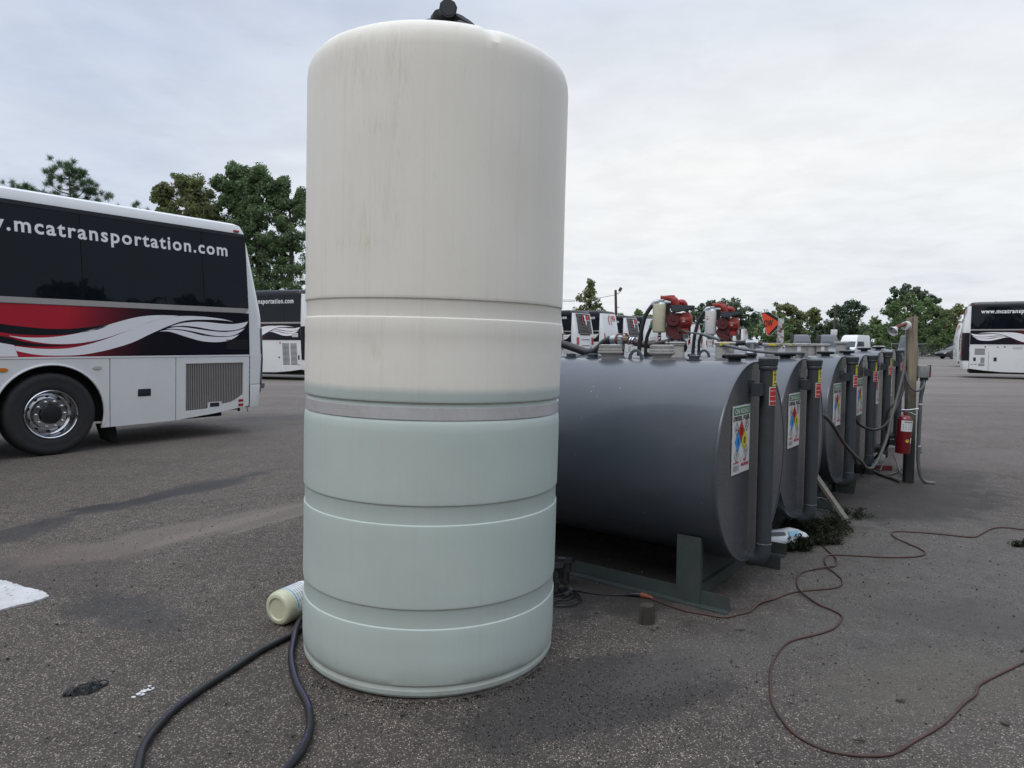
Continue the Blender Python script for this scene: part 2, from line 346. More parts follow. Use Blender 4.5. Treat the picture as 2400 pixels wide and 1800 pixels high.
def text2d(body, bold, sp):
    key = (body, bold, sp)
    if key not in _tc:
        c = bpy.data.curves.new('t', 'FONT'); c.body = body; c.size = 1; c.offset = bold; c.space_character = sp; c.resolution_u = 3; c.fill_mode = 'BOTH' if hasattr(c, 'fill_mode') else c.fill_mode
        c.dimensions = '2D'
        o = bpy.data.objects.new('t', c); me = bpy.data.meshes.new_from_object(o)
        _tc[key] = ([tuple(v.co) for v in me.vertices], [tuple(p.vertices) for p in me.polygons])
        bpy.data.objects.remove(o); bpy.data.curves.remove(c); bpy.data.meshes.remove(me)
    return _tc[key]
def tag(o, label, cat, group=None, kind=None):
    o['label'] = label; o['category'] = cat
    if group: o['group'] = group
    if kind: o['kind'] = kind
    return o
def thing(name, label, cat, loc=(0, 0, 0), rz=0, group=None):
    o = bpy.data.objects.new(name, None); COL.objects.link(o); o.empty_display_size = .2
    o.location = loc; o.rotation_euler = (0, 0, rz); return tag(o, label, cat, group)
def copy_tree(o, parent=None):
    c = o.copy(); COL.objects.link(c); c.parent = parent
    for ch in list(o.children): copy_tree(ch, c)
    return c
def flat(z): return lambda u, v, off: Vector((u, v, z+off))
def quads(name, mat, P, parent=None):
    """P: (n,4,3) array of quads -> one mesh"""
    P = np.asarray(P, dtype=np.float32); n = len(P); me = bpy.data.meshes.new(name)
    me.vertices.add(n*4); me.vertices.foreach_set('co', P.reshape(-1)); me.loops.add(n*4); me.loops.foreach_set('vertex_index', np.arange(n*4, dtype=np.int32))
    me.polygons.add(n); me.polygons.foreach_set('loop_start', np.arange(0, n*4, 4, dtype=np.int32)); me.polygons.foreach_set('loop_total', np.full(n, 4, dtype=np.int32))
    me.update(calc_edges=True); me.materials.append(MT[mat]); o = bpy.data.objects.new(name, me); COL.objects.link(o)
    if parent: o.parent = parent
    return o
# ------------------------------------------------------------------ ground
def ground_material():
    t = NT('worn_asphalt'); o = t.obj; x, y, z = t.sep()
    def blob(cx_, cy_, rx, ry, rot, wob=.5, ns=1.5, soft=.5):
        m = t.map(t.map(loc=(-cx_, -cy_, 0)), rot=(0, 0, -R_(rot))); m = t.map(m, scale=(1/rx, 1/ry, 0))
        l = t.n.new('ShaderNodeVectorMath'); l.operation = 'LENGTH'; t.l.new(m, l.inputs[0])
        d = t.math('ADD', l.outputs['Value'], t.math('MULTIPLY', t.math('SUBTRACT', t.noise(ns, 6, .65), .5), wob*2))
        return t.math('DIVIDE', t.math('SUBTRACT', 1.0, d), soft, clamp=True)
    big = t.noise(.22, 5, .6); mid = t.noise(1.3, 6, .65); fine = t.noise(34, 5, .7); grit = t.noise(190, 3, .7)
    c = t.mix(t.ramp(big, [(.32, 0.0), (.68, 1.0)]), (.138, .113, .092), (.180, .150, .125))
    c = t.mix(t.math('MULTIPLY', t.ramp(mid, [(.42, 0.0), (.72, 1.0)]), .55), c, (.094, .080, .070))
    tile = t.noise(11, 6, .7); c = t.mix(1.0, c, t.ramp(tile, [(.3, .66), (.7, 1.28)]), 'MULTIPLY')
    # aggregate: stones of several tones set in the binder
    v = t.voro(135); vr = t.n.new('ShaderNodeSeparateColor'); t.l.new(v.outputs['Color'], vr.inputs[0])
    inside = t.ramp(v.outputs['Distance'], [(.34, 1.0), (.52, 0.0)])
    tone = t.ramp(vr.outputs[0], [(0.0, .30), (.35, .75), (.65, 1.3), (.86, 2.2), (1.0, 3.7)])
    stone = t.mix(1.0, c, tone, 'MULTIPLY'); c2 = t.mix(inside, t.mix(1.0, c, (.38, .37, .37), 'MULTIPLY'), stone)
    v2 = t.voro(47); vr2 = t.n.new('ShaderNodeSeparateColor'); t.l.new(v2.outputs['Color'], vr2.inputs[0])
    pale = t.math('MULTIPLY', t.ramp(vr2.outputs[1], [(.955, 0.0), (.965, 1.0)]), t.ramp(v2.outputs['Distance'], [(.16, 1.0), (.27, 0.0)]))
    c2 = t.mix(t.math('MULTIPLY', pale, t.ramp(mid, [(.4, .2), (.62, 1.0)])), c2, (.24, .22, .19))
    ck = t.voro(.42, t.map(scale=(1, .7, 1), loc=(.3, .1, 0)), 'DISTANCE_TO_EDGE'); wv = t.math('ADD', ck.outputs[0], t.math('MULTIPLY', t.math('SUBTRACT', t.noise(5, 6, .7), .5), .05))
    crk = t.math('MULTIPLY', t.ramp(t.math('ABSOLUTE', wv), [(0.0, 1.0), (.006, 0.0)]), t.ramp(t.noise(.6, 3), [(.5, 0.0), (.6, .7)])); c2 = t.mix(crk, c2, (.02, .018, .017))
    c2 = t.mix(1.0, c2, t.ramp(fine, [(.25, .72), (.75, 1.28)]), 'MULTIPLY')
    # dirt film over the stones right of the white tank
    dirt = blob(2.9, 4.5, 3.1, 1.9, 35, .55, .9, .7); dirt2 = blob(1.9, 3.2, 1.3, .9, 20, .6, 1.6, .8)
    film = t.mix(t.ramp(t.noise(7, 7, .72), [(.3, 0.0), (.7, 1.0)]), (.050, .046, .041), (.092, .084, .075)); film = t.mix(1.0, film, t.ramp(t.noise(85, 4, .7), [(.3, .6), (.7, 1.4)]), 'MULTIPLY')
    crackv = t.voro(9, t.map(), 'DISTANCE_TO_EDGE'); crack = t.ramp(crackv.outputs[0], [(.0, .45), (.025, 1.0)])
    film = t.mix(t.math('MULTIPLY', blob(2.0, 4.75, .9, .5, 20, .3), .9), film, t.mix(1.0, film, crack, 'MULTIPLY'))
    c2 = t.mix(t.math('MULTIPLY', t.math('MAXIMUM', dirt, dirt2), .72), c2, film)
    S = [((-3.75, 6.10, .26, .12, 48, .5), (.016, .016, .017), .95), ((-3.46, 6.45, .38, .13, 58, .5), (.013, .013, .014), .95), ((-3.15, 6.95, .55, .20, 62, .5), (.030, .029, .030), .8), ((-3.82, 5.4, .6, .22, 88, .5), (.03, .029, .03), .75), ((-2.35, 5.5, 1.0, .10, 62, .5), (.21, .175, .14), .75), ((-2.0, 5.6, .6, .05, 60, .5), (.19, .165, .14), .5), ((3.7, 6.5, 1.6, .8, 25, .5), (.022, .019, .017), .8), ((4.6, 7.6, 1.3, .7, 40, .5), (.03, .026, .023), .7), ((.38, 2.85, .75, .38, 25, .6), (.030, .028, .027), .7), ((-3.35, 6.7, 1.5, .17, 66, .6), (.022, .022, .023), .8),
         ((-3.2, 7.1, .6, .25, 60, .6), (.03, .03, .03), .6), ((-2.15, 3.72, .55, .2, 150, .6), (.030, .031, .033), .6), ((-2.5, 5.4, 1.5, .35, 50, .5), (.150, .125, .105), .7),
         ((1.9, 2.95, .75, .3, 15, .6), (.090, .082, .062), .4), ((2.5, 3.7, .5, .35, 0, .6), (.05, .045, .042), .5), ((-4.3, 13.7, 2.2, .5, 30, .6), (.04, .037, .036), .5),
         ((1.2, 3.35, .9, .25, 30, .6), (.095, .088, .080), .4), ((6.5, 9.0, 2.5, .9, 10, .5), (.12, .10, .092), .45), ((.2, 4.6, 1.6, .8, -38, .4), (.028, .024, .022), .8), ((-3.2, 4.2, .9, .5, 20, .6), (.045, .038, .033), .5), ((-3.1,4.75, .7, .3, 10, .6), (.125, .095, .08), .4)]
    for (a, col, k) in S: dk = sum(col) < .13; c2 = t.mix(t.math('MULTIPLY', blob(a[0], a[1], a[2], a[3], a[4], a[5]+.25, 3.4 if dk else 2.2, .35), k), c2, t.mix(1.0, col, t.ramp(t.noise(60, 4, .7), [(.3, .65), (.7, 1.4)]), 'MULTIPLY'))
    # farther off the lot is paler, swept and striped by tyres
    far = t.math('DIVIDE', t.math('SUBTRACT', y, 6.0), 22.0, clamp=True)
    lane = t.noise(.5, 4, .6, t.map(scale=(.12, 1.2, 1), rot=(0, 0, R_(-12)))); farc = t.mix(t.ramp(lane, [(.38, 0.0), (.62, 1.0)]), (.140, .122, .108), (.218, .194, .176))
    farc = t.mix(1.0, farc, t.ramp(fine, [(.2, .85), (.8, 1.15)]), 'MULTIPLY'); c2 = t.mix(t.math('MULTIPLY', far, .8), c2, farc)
    h = t.math('ADD', t.math('MULTIPLY', t.ramp(v.outputs['Distance'], [(0.0, 1.0), (.5, 0.0)]), .6), t.math('MULTIPLY', grit, .5))
    cover = t.math('SUBTRACT', 1.0, t.math('MULTIPLY', t.math('MAXIMUM', dirt, dirt2), .75)); h = t.math('MULTIPLY', h, cover)
    nm = t.bump(h, .9, .008); nm = t.bump(t.noise(3.0, 5, .6), .35, .03, nm)
    return t.done(c2, t.ramp(t.noise(2.2, 5, .6), [(.3, .92), (.7, .72)]), 0, nm)
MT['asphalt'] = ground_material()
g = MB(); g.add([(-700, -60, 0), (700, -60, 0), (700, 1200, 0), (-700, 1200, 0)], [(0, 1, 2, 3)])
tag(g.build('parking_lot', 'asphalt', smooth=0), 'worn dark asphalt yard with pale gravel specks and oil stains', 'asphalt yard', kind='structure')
# painted patch at the left edge: worn white paint over a thin raised pad
t = NT('worn_white_road_paint'); n = t.noise(26, 8, .75); v = t.voro(95)
w = t.ramp(t.math('ADD', t.math('MULTIPLY', n, .8), t.math('MULTIPLY', v.outputs['Distance'], .35)), [(.44, 0.0), (.52, 1.0)])
MT['road_paint'] = t.done(t.mix(t.ramp(n, [(.56, 0.0), (.66, 1.0)]), t.mix(t.ramp(t.noise(5, 4), [(.4, 0.0), (.7, 1.0)]), (.55, .55, .55), (.42, .41, .40)), (.10, .09, .085)), .85, 0, t.bump(n, .6, .006))
P = [(-3.9, 4.55), (-3.184, 4.173), (-3.107, 4.147), (-2.98, 4.075), (-2.855, 4.018), (-2.752, 3.962), (-2.705, 3.912), (-2.72, 3.837), (-2.785, 3.756), (-2.826, 3.696), (-3.3, 3.2), (-4.0, 3.75)]
PP = []
for i in range(len(P)):
    a, b = Vector(P[i]), Vector(P[(i+1) % len(P)])
    for k in range(5): q = a.lerp(b, k/5); PP.append((q.x+random.uniform(-.008, .008), q.y+random.uniform(-.008, .008)))
g = MB(); g.slab(PP, flat(0), .001, .012)
tag(g.build('road_marking', 'road_paint', smooth=0), 'worn white painted pavement marking with ragged tan edge', 'road marking', kind='structure')
# loose chippings near the camera
rng = np.random.default_rng(5); N = 3400
px = rng.uniform(-3.2, 3.6, N); d = rng.uniform(0, 1, N)**1.3; py = 1.9+d*4.5
keep = (np.hypot(px+.39, py-3.4) > .66); px, py = px[keep], py[keep]; n = len(px); s = rng.uniform(.0022, .0062, n)*rng.choice([1, 1, 1, 1.7], n)
a = rng.uniform(0, 6.28, n); ux, uy = np.cos(a)*s, np.sin(a)*s; h = s*.55; Q = []
for i in range(n):
    c = np.array([px[i], py[i], h[i]]); u = np.array([ux[i], uy[i], 0]); w = np.array([-uy[i]*.7, ux[i]*.7, 0]); t1 = c+np.array([0, 0, h[i]*.6])
    Q += [[t1-u*.5, t1+w*.5, t1+u*.5, t1-w*.5], [c-u-[0, 0, h[i]], c+w-[0, 0, h[i]], t1+w*.5, t1-u*.5], [c-w-[0, 0, h[i]], c-u-[0, 0, h[i]], t1-u*.5, t1-w*.5], [c+u-[0, 0, h[i]], c-w-[0, 0, h[i]], t1-w*.5, t1+u*.5]]
def chipset(px, py, s, seed):
    rng = np.random.default_rng(seed); n = len(px); a = rng.uniform(0, 6.28, n); ux, uy = np.cos(a)*s, np.sin(a)*s; h = s*.6; Q = []
    for i in range(n):
        c = np.array([px[i], py[i], h[i]]); u = np.array([ux[i], uy[i], 0]); w = np.array([-uy[i]*.8, ux[i]*.8, 0]); t1 = c+np.array([0, 0, h[i]*.6]); dn = np.array([0, 0, h[i]])
        Q += [[t1-u*.5, t1+w*.5, t1+u*.5, t1-w*.5], [c-u-dn, c+w-dn, t1+w*.5, t1-u*.5], [c-w-dn, c-u-dn, t1-u*.5, t1-w*.5], [c+u-dn, c-w-dn, t1-w*.5, t1+u*.5]]
    return Q
rg2 = np.random.default_rng(31); aa = R_(1)*rg2.uniform(225, 330, 420); rr2 = .632+np.abs(rg2.normal(0, .018, 420)); gx, gy = [-.411+np.cos(aa)*rr2], [3.399+np.sin(aa)*rr2]
k = rg2.normal(size=(2, 1500)); gx.append(.35+k[0]*.38+k[1]*.12); gy.append(2.75+k[1]*.26)
gx.append(rg2.uniform(1, 3.6, 500)); gy.append(rg2.uniform(2.4, 5.2, 500)); gx, gy = np.concatenate(gx), np.concatenate(gy); ok = np.hypot(gx+.411, gy-3.399) > .628; gx, gy = gx[ok], gy[ok]
tag(quads('grit', 'grit', chipset(gx, gy, rg2.uniform(.0015, .0042, len(gx)), 3)), 'dark crumbs of grit round the foot of the white tank and on the dirt', 'grit', kind='stuff')
tag(quads('gravel', 'gravelchip', Q), 'loose pale stone chips scattered over the asphalt', 'gravel', kind='stuff')
# ------------------------------------------------------------------ trees
def leaves(centers, radii, per, size, seed, flatten=.8, elong=1.0):
    rg = np.random.default_rng(seed); C_ = np.repeat(np.asarray(centers), per, 0); Rr = np.repeat(np.asarray(radii), per)
    n = len(C_); dirs = rg.normal(size=(n, 3)); dirs /= np.linalg.norm(dirs, axis=1)[:, None]
    rad = Rr*rg.uniform(.15, 1, n)**.5; p = C_+dirs*rad[:, None]*np.array([1, 1, flatten])
    u = rg.normal(size=(n, 3)); u /= np.linalg.norm(u, axis=1)[:, None]; w = np.cross(u, rg.normal(size=(n, 3))); w /= np.linalg.norm(w, axis=1)[:, None]
    s = size*rg.uniform(.5, 1.25, n)[:, None]; u *= s*elong; w *= s*.55
    return np.stack([p-u, p-w*.9+u*.1, p+u, p+w*.9+u*.1], 1)
def tree(name, label, x, y, lobes, trunk_r, mat, seed, leaf=.22, clumps=26, per=46, clump_r=.75, group=None, cat='tree', trunk_top=None, bark='bark', flatten=.8):
    """lobes: (dx, dy, z, rx, rz) crown masses; branches run from the trunk to every clump"""
    rg = random.Random(seed); root = thing(name, label, cat, (x, y, 0), 0, group); tr = MB(); C_ = []; Rr = []
    top = trunk_top or max(l[2]+l[4]*.3 for l in lobes)
    pts = [Vector((0, 0, -.05)), Vector((rg.uniform(-.1, .1), rg.uniform(-.1, .1), top*.3)), Vector((rg.uniform(-.3, .3), rg.uniform(-.3, .3), top*.65)), Vector((rg.uniform(-.3, .3), 0, top))]
    tp = catmull(pts, 5); tr.tube(tp, [trunk_r*1.25, trunk_r, trunk_r*.6, trunk_r*.15], 9)
    for (dx, dy, z, rx, rz) in lobes:
        c = Vector((dx, dy, z)); base = min(tp, key=lambda q: (q-c).length+abs(q.z-(z-rz*1.2))*.6)
        mid = base.lerp(c, .5)+Vector((0, 0, rz*.15)); tr.tube([base, mid, c], [trunk_r*.38, trunk_r*.2, trunk_r*.08], 6, 4)
        for k in range(clumps):
            while True:
                d_ = Vector((rg.uniform(-1, 1), rg.uniform(-1, 1), rg.uniform(-1, 1)))
                if .35 < d_.length < 1: break
            d_ *= rg.uniform(.72, 1.08)
            q = c+Vector((d_.x*rx, d_.y*rx, d_.z*rz)); r = clump_r*rg.uniform(.45, 1.15); C_.append(q); Rr.append(r)
            if k % 2 == 0: tr.tube([c.lerp(mid, .4), q.lerp(c, .35)+Vector((0, 0, -.1)), q], [trunk_r*.1, trunk_r*.06, trunk_r*.03], 4)
    tr.build('trunk', bark, root); quads('crown', mat, leaves(C_, Rr, per, leaf, seed, flatten), root); return root
def pine(name, label, x, y, tufts, height, trunk_r, seed, needle=.34, n=90, tuft_r=1, group=None):
    rg = random.Random(seed); rn = np.random.default_rng(seed); root = thing(name, label, 'tree', (x, y, 0), 0, group); tr = MB(); Q = []
    tr.tube([(0, 0, -.05), (.1, 0, height*.5), (0, 0, height*.97)], [trunk_r, trunk_r*.7, trunk_r*.2], 8, 5)
    for (dx, dy, z) in tufts:
        c = Vector((dx, dy, z)); b = Vector((0, 0, max(height*.35, min(height*.95, z-(abs(dx)+abs(dy))*.45)))); m = b.lerp(c, .55)-Vector((0, 0, .25))
        tr.tube([b, m, c], [trunk_r*.32, trunk_r*.2, trunk_r*.08], 5, 4)
        for k in range(5):
            e = c+Vector((rg.uniform(-.75, .75), rg.uniform(-.75, .75), rg.uniform(-.35, .65)))*tuft_r; tr.tube([m.lerp(c, .6), e], [trunk_r*.06, trunk_r*.03], 4)
            d = rn.normal(size=(n, 3)); d[:, 2] += .35; d /= np.linalg.norm(d, axis=1)[:, None]; L = needle*rn.uniform(.6, 1.1, n)[:, None]
            w = np.cross(d, rn.normal(size=(n, 3))); w /= np.linalg.norm(w, axis=1)[:, None]; w *= .014*tuft_r
            p = np.array(e)+rn.normal(size=(n, 3))*.09*tuft_r; Q.append(np.stack([p-w, p+w, p+d*L+w*.3, p+d*L-w*.3], 1))
    tr.build('trunk', 'bark', root); quads('crown', 'needle', np.concatenate(Q), root); return root
GL = 'trees behind the coaches on the left'
tree('oak_tree', 'bronze green oak with a spreading crown, leftmost of the broadleaf trees behind the big coach', -22.4, 47.5,
     [(-1.7, 0, 11.5, .7, .75), (-1.3, 0, 10.3, .9, .9), (-.1, 0, 12.1, 1.0, 1.0), (.9, 0, 11.7, 1.0, 1.0), (.3, 0, 10.7, 1.4, 1.1), (1.5, 0, 10.2, 1.1, 1.0), (-.6, 0, 9.2, 1.5, .9), (1.2, .5, 8.6, 1.6, 1.1), (-1.6, 0, 8.7, .7, .4), (0.2, .4, 6.8, 1.6, 1.2)], .28, 'leaf_olive', 3, .10, 32, 105, .42, GL)
tree('oak_tree', 'tall dark green oak with the highest crown behind the big coach', -19.6, 48.5,
     [(.1, 0, 13.3, .55, .7), (.75, 0, 13.2, .35, .55), (-.9, 0, 12.5, .5, .6), (.2, 0, 12.2, .9, .8), (-.3, 0, 11.1, 1.1, .8), (.9, 0, 10.6, .7, .7), (0, 0, 9.7, 1.4, .9), (-.9, 0, 8.5, 1.4, .9), (1.1, 0, 8.4, 1.3, .9), (.2, 0, 6.9, 2.0, 1.2), (0, .3, 5.0, 2.0, 1.3)], .3, 'leaf_oak', 5, .10, 32, 105, .42, GL)
tree('oak_tree', 'dark green oak with an upright rounded top between the tall oak and the white tank', -17.55, 47.8,
     [(.1, 0, 12.9, .6, .7), (-.8, 0, 12.2, .4, .5), (.5, 0, 12.1, .6, .6), (-.3, 0, 11.3, .8, .7), (.2, 0, 10.2, 1.2, .8), (-.7, 0, 9.2, 1.0, .8), (.6, 0, 8.3, 1.4, .9), (-.4, 0, 7.2, 1.5, 1.0), (.6, 0, 5.8, 1.7, 1.1), (0, 0, 4.2, 1.9, 1.2)], .26, 'leaf_oak', 8, .10, 32, 105, .42, GL)
tree('oak_tree', 'green oak with a pointed narrow top, rightmost broadleaf tree left of the white tank', -15.7, 48.2,
     [(-.3, 0, 12.3, .45, .7), (-.9, 0, 11.6, .5, .5), (.95, 0, 11.5, .3, .6), (-.4, 0, 11.1, .8, .6), (.9, 0, 10.6, .5, .6), (0, 0, 9.8, 1.2, .7), (.5, 0, 8.6, 1.2, .8), (-.7, 0, 8.0, 1.0, .9), (.2, 0, 6.6, 1.5, 1.0), (-.2, 0, 5.1, 1.6, 1.0), (0, 0, 3.6, 1.6, 1.1)], .22, 'leaf_oak', 11, .10, 32, 105, .42, GL)
rg = random.Random(2)
tf = [(-2.9, 0, 14.7), (-2.1, .4, 15.3), (-2.7, 0, 13.4), (-1.6, 0, 16.2), (-.9, .3, 16.8), (-.2, 0, 16.5), (.6, .2, 16.2), (1.4, 0, 15.3), (2.1, .3, 14.6), (2.7, 0, 13.6), (1.0, -.5, 15.0), (.2, .5, 14.9), (-.9, 0, 15.0), (1.8, 0, 13.3), (.4, 0, 13.4), (-.6, .3, 13.7), (-1.9, -.3, 14.1), (1.2, .4, 14.1), (2.2, -.3, 12.6), (-1.4, .1, 12.7), (.7, 0, 15.6), (-.3, -.3, 15.8), (1.5, -.2, 14.6)]
pine('pine_tree', 'pine with an open needle crown rising above the big coach roof', -38.4, 60, tf, 16.6, .22, 4, .42, 110, .95, GL)
pine('pine_tree', 'small pine tip showing just over the coach roof left of the large pine', -42.6, 61, [(-1.6, 0, 15.0), (-.6, 0, 14.6), (.2, 0, 14.2), (.9, 0, 14.0), (-.1, 0, 13.2), (1.6, 0, 13.4)], 14.2, .18, 6, .40, 90, .8, GL)
pine('pine_tree', 'small pine tip showing over the coach roof right of the large pine', -31.6, 58.5, [(-.3, 0, 12.9), (.5, 0, 12.3), (1.5, 0, 12.1), (-1.5, 0, 12.6), (0, 0, 11.8)], 12.6, .16, 9, .36, 90, .62, GL)
rg = random.Random(12); tf = [(rg.uniform(-.5, 2.2), rg.uniform(-.6, .6), z) for z in (4.2, 5.0, 5.6, 6.3, 7.1, 7.7, 8.4, 9.2, 9.8, 10.3)] + [(.3, 0, 10.9)]
pine('pine_tree', 'thin pine with bare spiky branches right beside the left edge of the white tank', -12.75, 44, tf, 10.6, .12, 14, .3, 34, .6, GL)
GR = 'trees along the far edge of the yard'
cone = [(0, 0, 6.9, .2, .45), (.0, 0, 6.2, .5, .5), (-.5, 0, 5.5, .8, .6), (.5, 0, 5.2, .9, .6), (-.9, 0, 4.4, .8, .5), (.7, 0, 4.2, 1.0, .6), (0, 0, 4.6, .9, .7), (0, 0, 3.2, 1.5, .9), (.2, 0, 2, 1.6, .9)]
tree('cypress_tree', 'pointed cone shaped green tree behind the row of coaches', 7.0, 62, cone, .14, 'leaf_olive', 21, .13, 17, 26, .30, GR, flatten=1)
for i, (lab, X, Y, lobes, mat, lf, cr) in enumerate([
    ('low bushy green tree line top between the lamp pole and the first red pump', 17.6, 98, [(-4, 0, 4.6, 2.2, 1.2), (-1.6, 0, 4.9, 2, 1.1), (.6, 0, 5.3, 1.8, 1.2), (2.6, 0, 4.6, 2, 1.2), (4.4, 0, 5.2, 1.6, 1.1), (-2, 0, 3, 3, 1.5), (2, 0, 3, 3, 1.5)], 'leaf_green', .3, .8),
    ('dark round crowned tree standing behind the second red pump', 30.2, 97, [(0, 0, 7.1, 2.4, 1.4), (-2.2, 0, 6.5, 2, 1.3), (2.0, 0, 6.4, 2, 1.4), (3.0, 0, 5, 1.8, 1.3), (-2.6, 0, 4.6, 2.2, 1.5), (0, 0, 4.4, 2.8, 1.8), (0, 0, 2.6, 3, 1.6), (-4.6, 0, 5.6, 1.8, 1.3)], 'leaf_dark', .3, .8),
    ('bright green bush left of the orange sign', 34.4, 90, [(0, 0, 4.6, 1.5, 1.2), (-1, 0, 3.4, 1.8, 1.3), (1.2, 0, 3.2, 1.7, 1.3), (0, 0, 1.9, 2.4, 1.3)], 'leaf_green', .26, .7),
    ('loose olive green tree leaning right, right of the orange sign', 40.6, 99, [(-1.7, 0, 6.7, 1.1, 1.1), (-.4, 0, 6.4, .9, .8), (-2, 0, 5.2, 1.4, 1), (1.4, 0, 5.7, 1.3, .7), (2.9, 0, 6.2, .9, .6), (3.3, 0, 5.2, .8, .5), (0, 0, 4.4, 1.8, 1.1), (-2, 0, 3.4, 2, 1.3), (.6, 0, 2.6, 2.4, 1.3)], 'leaf_olive', .26, .6),
    ('small dark rounded tree above the second charcoal van', 45.0, 97, [(0, 0, 4.3, 1.4, .9), (-1.2, 0, 3.7, 1.2, .9), (1.3, 0, 3.6, 1.2, .8), (0, 0, 2.4, 2.2, 1.2)], 'leaf_dark', .26, .7),
    ('dark tree with a flat topped crown right behind the utility pole', 49.6, 101, [(-1.4, 0, 6.6, 1.2, .8), (.2, 0, 7.3, 1.2, .8), (1.2, 0, 6.5, 1.4, 1), (-2.2, 0, 6.1, .9, .5), (0, 0, 5.3, 1.8, 1.1), (-1.4, 0, 3.7, 1.9, 1.2), (1.2, 0, 3.8, 2, 1.3), (0, 0, 2.2, 2.6, 1.3)], 'leaf_dark', .26, .65),
    ('large feathery light green tree, widest of the far trees', 54.2, 94, [(0, 0, 7.7, 1.8, 1.1), (-2.3, 0, 6.4, 1.6, 1.2), (2.2, 0, 6.6, 2, 1.3), (0, 0, 5.9, 2.6, 1.5), (-3.2, 0, 4.4, 2, 1.4), (3, 0, 4.4, 2.4, 1.6), (0, 0, 3.8, 3, 1.6), (-4, 0, 2.4, 2.4, 1.3), (3.6, 0, 2.2, 2.6, 1.4), (0, 0, 2, 3, 1.4)], 'leaf_green', .28, .75),
    ('tallest dark oak rising behind the wooden post', 60.6, 104, [(-1.4, 0, 9.6, 1.9, 1.0), (.9, 0, 9.3, 1.8, 1.0), (2.7, 0, 8.1, 1.6, 1.1), (-2.6, 0, 8.2, 1.6, 1.2), (.2, 0, 7.9, 2.3, 1.3), (4.0, 0, 6.7, 1.5, .9), (2.2, 0, 6.2, 2.2, 1.3), (4.6, 0, 5.2, 1.3, .9), (0, 0, 5.4, 2.6, 1.6), (3, 0, 3.8, 2.4, 1.4), (0, 0, 3, 3, 1.5)], 'leaf_dark', .3, .75),
    ('dusty olive tree just left of the right hand coach', 65.0, 99, [(0, 0, 6.6, 1.7, 1.1), (-2, 0, 5.8, 1.6, 1.1), (2.0, 0, 6.6, 1.8, 1.1), (-1, 0, 4.6, 2.2, 1.3), (1.8, 0, 4.4, 2.2, 1.4), (-2, 0, 2.8, 2.4, 1.4), (2, 0, 2.6, 2.4, 1.4)], 'leaf_olive', .26, .7),
    ('green shrub mass at the far edge below the tallest oak', 60.0, 93, [(-3, 0, 2.2, 2, 1.3), (0, 0, 2.7, 2, 1.5), (2.6, 0, 2.0, 2, 1.3), (4.8, 0, 1.8, 1.6, 1.2)], 'leaf_green', .28, .8),
    ('tall green tree behind the right hand coach', 76.0, 108, [(0, 0, 6.5, 2.4, 1.6), (-2.6, 0, 5, 2.4, 1.6), (2.6, 0, 5, 2.6, 1.6), (0, 0, 3, 3.4, 1.8)], 'leaf_dark', .34, .9)]):
    tree('shrub' if 'bush' in lab or 'shrub' in lab else 'broadleaf_tree', lab, X, Y, lobes, .2, mat, 40+i, lf*.85, 17, 40, cr*.8, GR, cat='shrub' if 'bush' in lab or 'shrub' in lab else 'tree')
hc, hr = [], []; rg = random.Random(77)
for k in range(900):
    xx = rg.uniform(22, 96); yy = 103+rg.uniform(-2.5, 3); zz = rg.uniform(.1, 5.0+.9*math.sin(xx*.9))*(1 if xx > 30 else .7); hc.append((xx, yy, zz)); hr.append(rg.uniform(.7, 1.3))
for k in range(260):
    xx = rg.uniform(-34, -10); hc.append((xx, 54+rg.uniform(-1.5, 1.5), rg.uniform(.1, 2.6))); hr.append(rg.uniform(.6, 1.1))
tag(quads('undergrowth', 'leaf_oak', leaves(hc, hr, 52, .28, 5, .8)), 'continuous dark green undergrowth below the far trees', 'undergrowth', kind='stuff')

# unseen woodland behind the camera, mirrored in paint and raised to darken the glass
hc, hr = [], []; rg = random.Random(78)
for k in range(1700):
    ad = rg.uniform(62, 265); a_ = R_(ad); d_ = rg.uniform(46, 54); hh = (9.0 if ad < 140 else 14)+1.6*math.sin(a_*13)+1.2*math.sin(a_*31+1)
    hc.append((math.sin(a_)*d_, math.cos(a_)*d_, rg.uniform(.03, 1)**.8*hh)); hr.append(rg.uniform(1.3, 2.4))
tag(quads('woodland', 'leaf_dark', leaves(hc, hr, 60, .6, 5, .8)), 'dark wood across the yard behind the viewer, mirrored in the coach windows', 'woodland', kind='stuff')
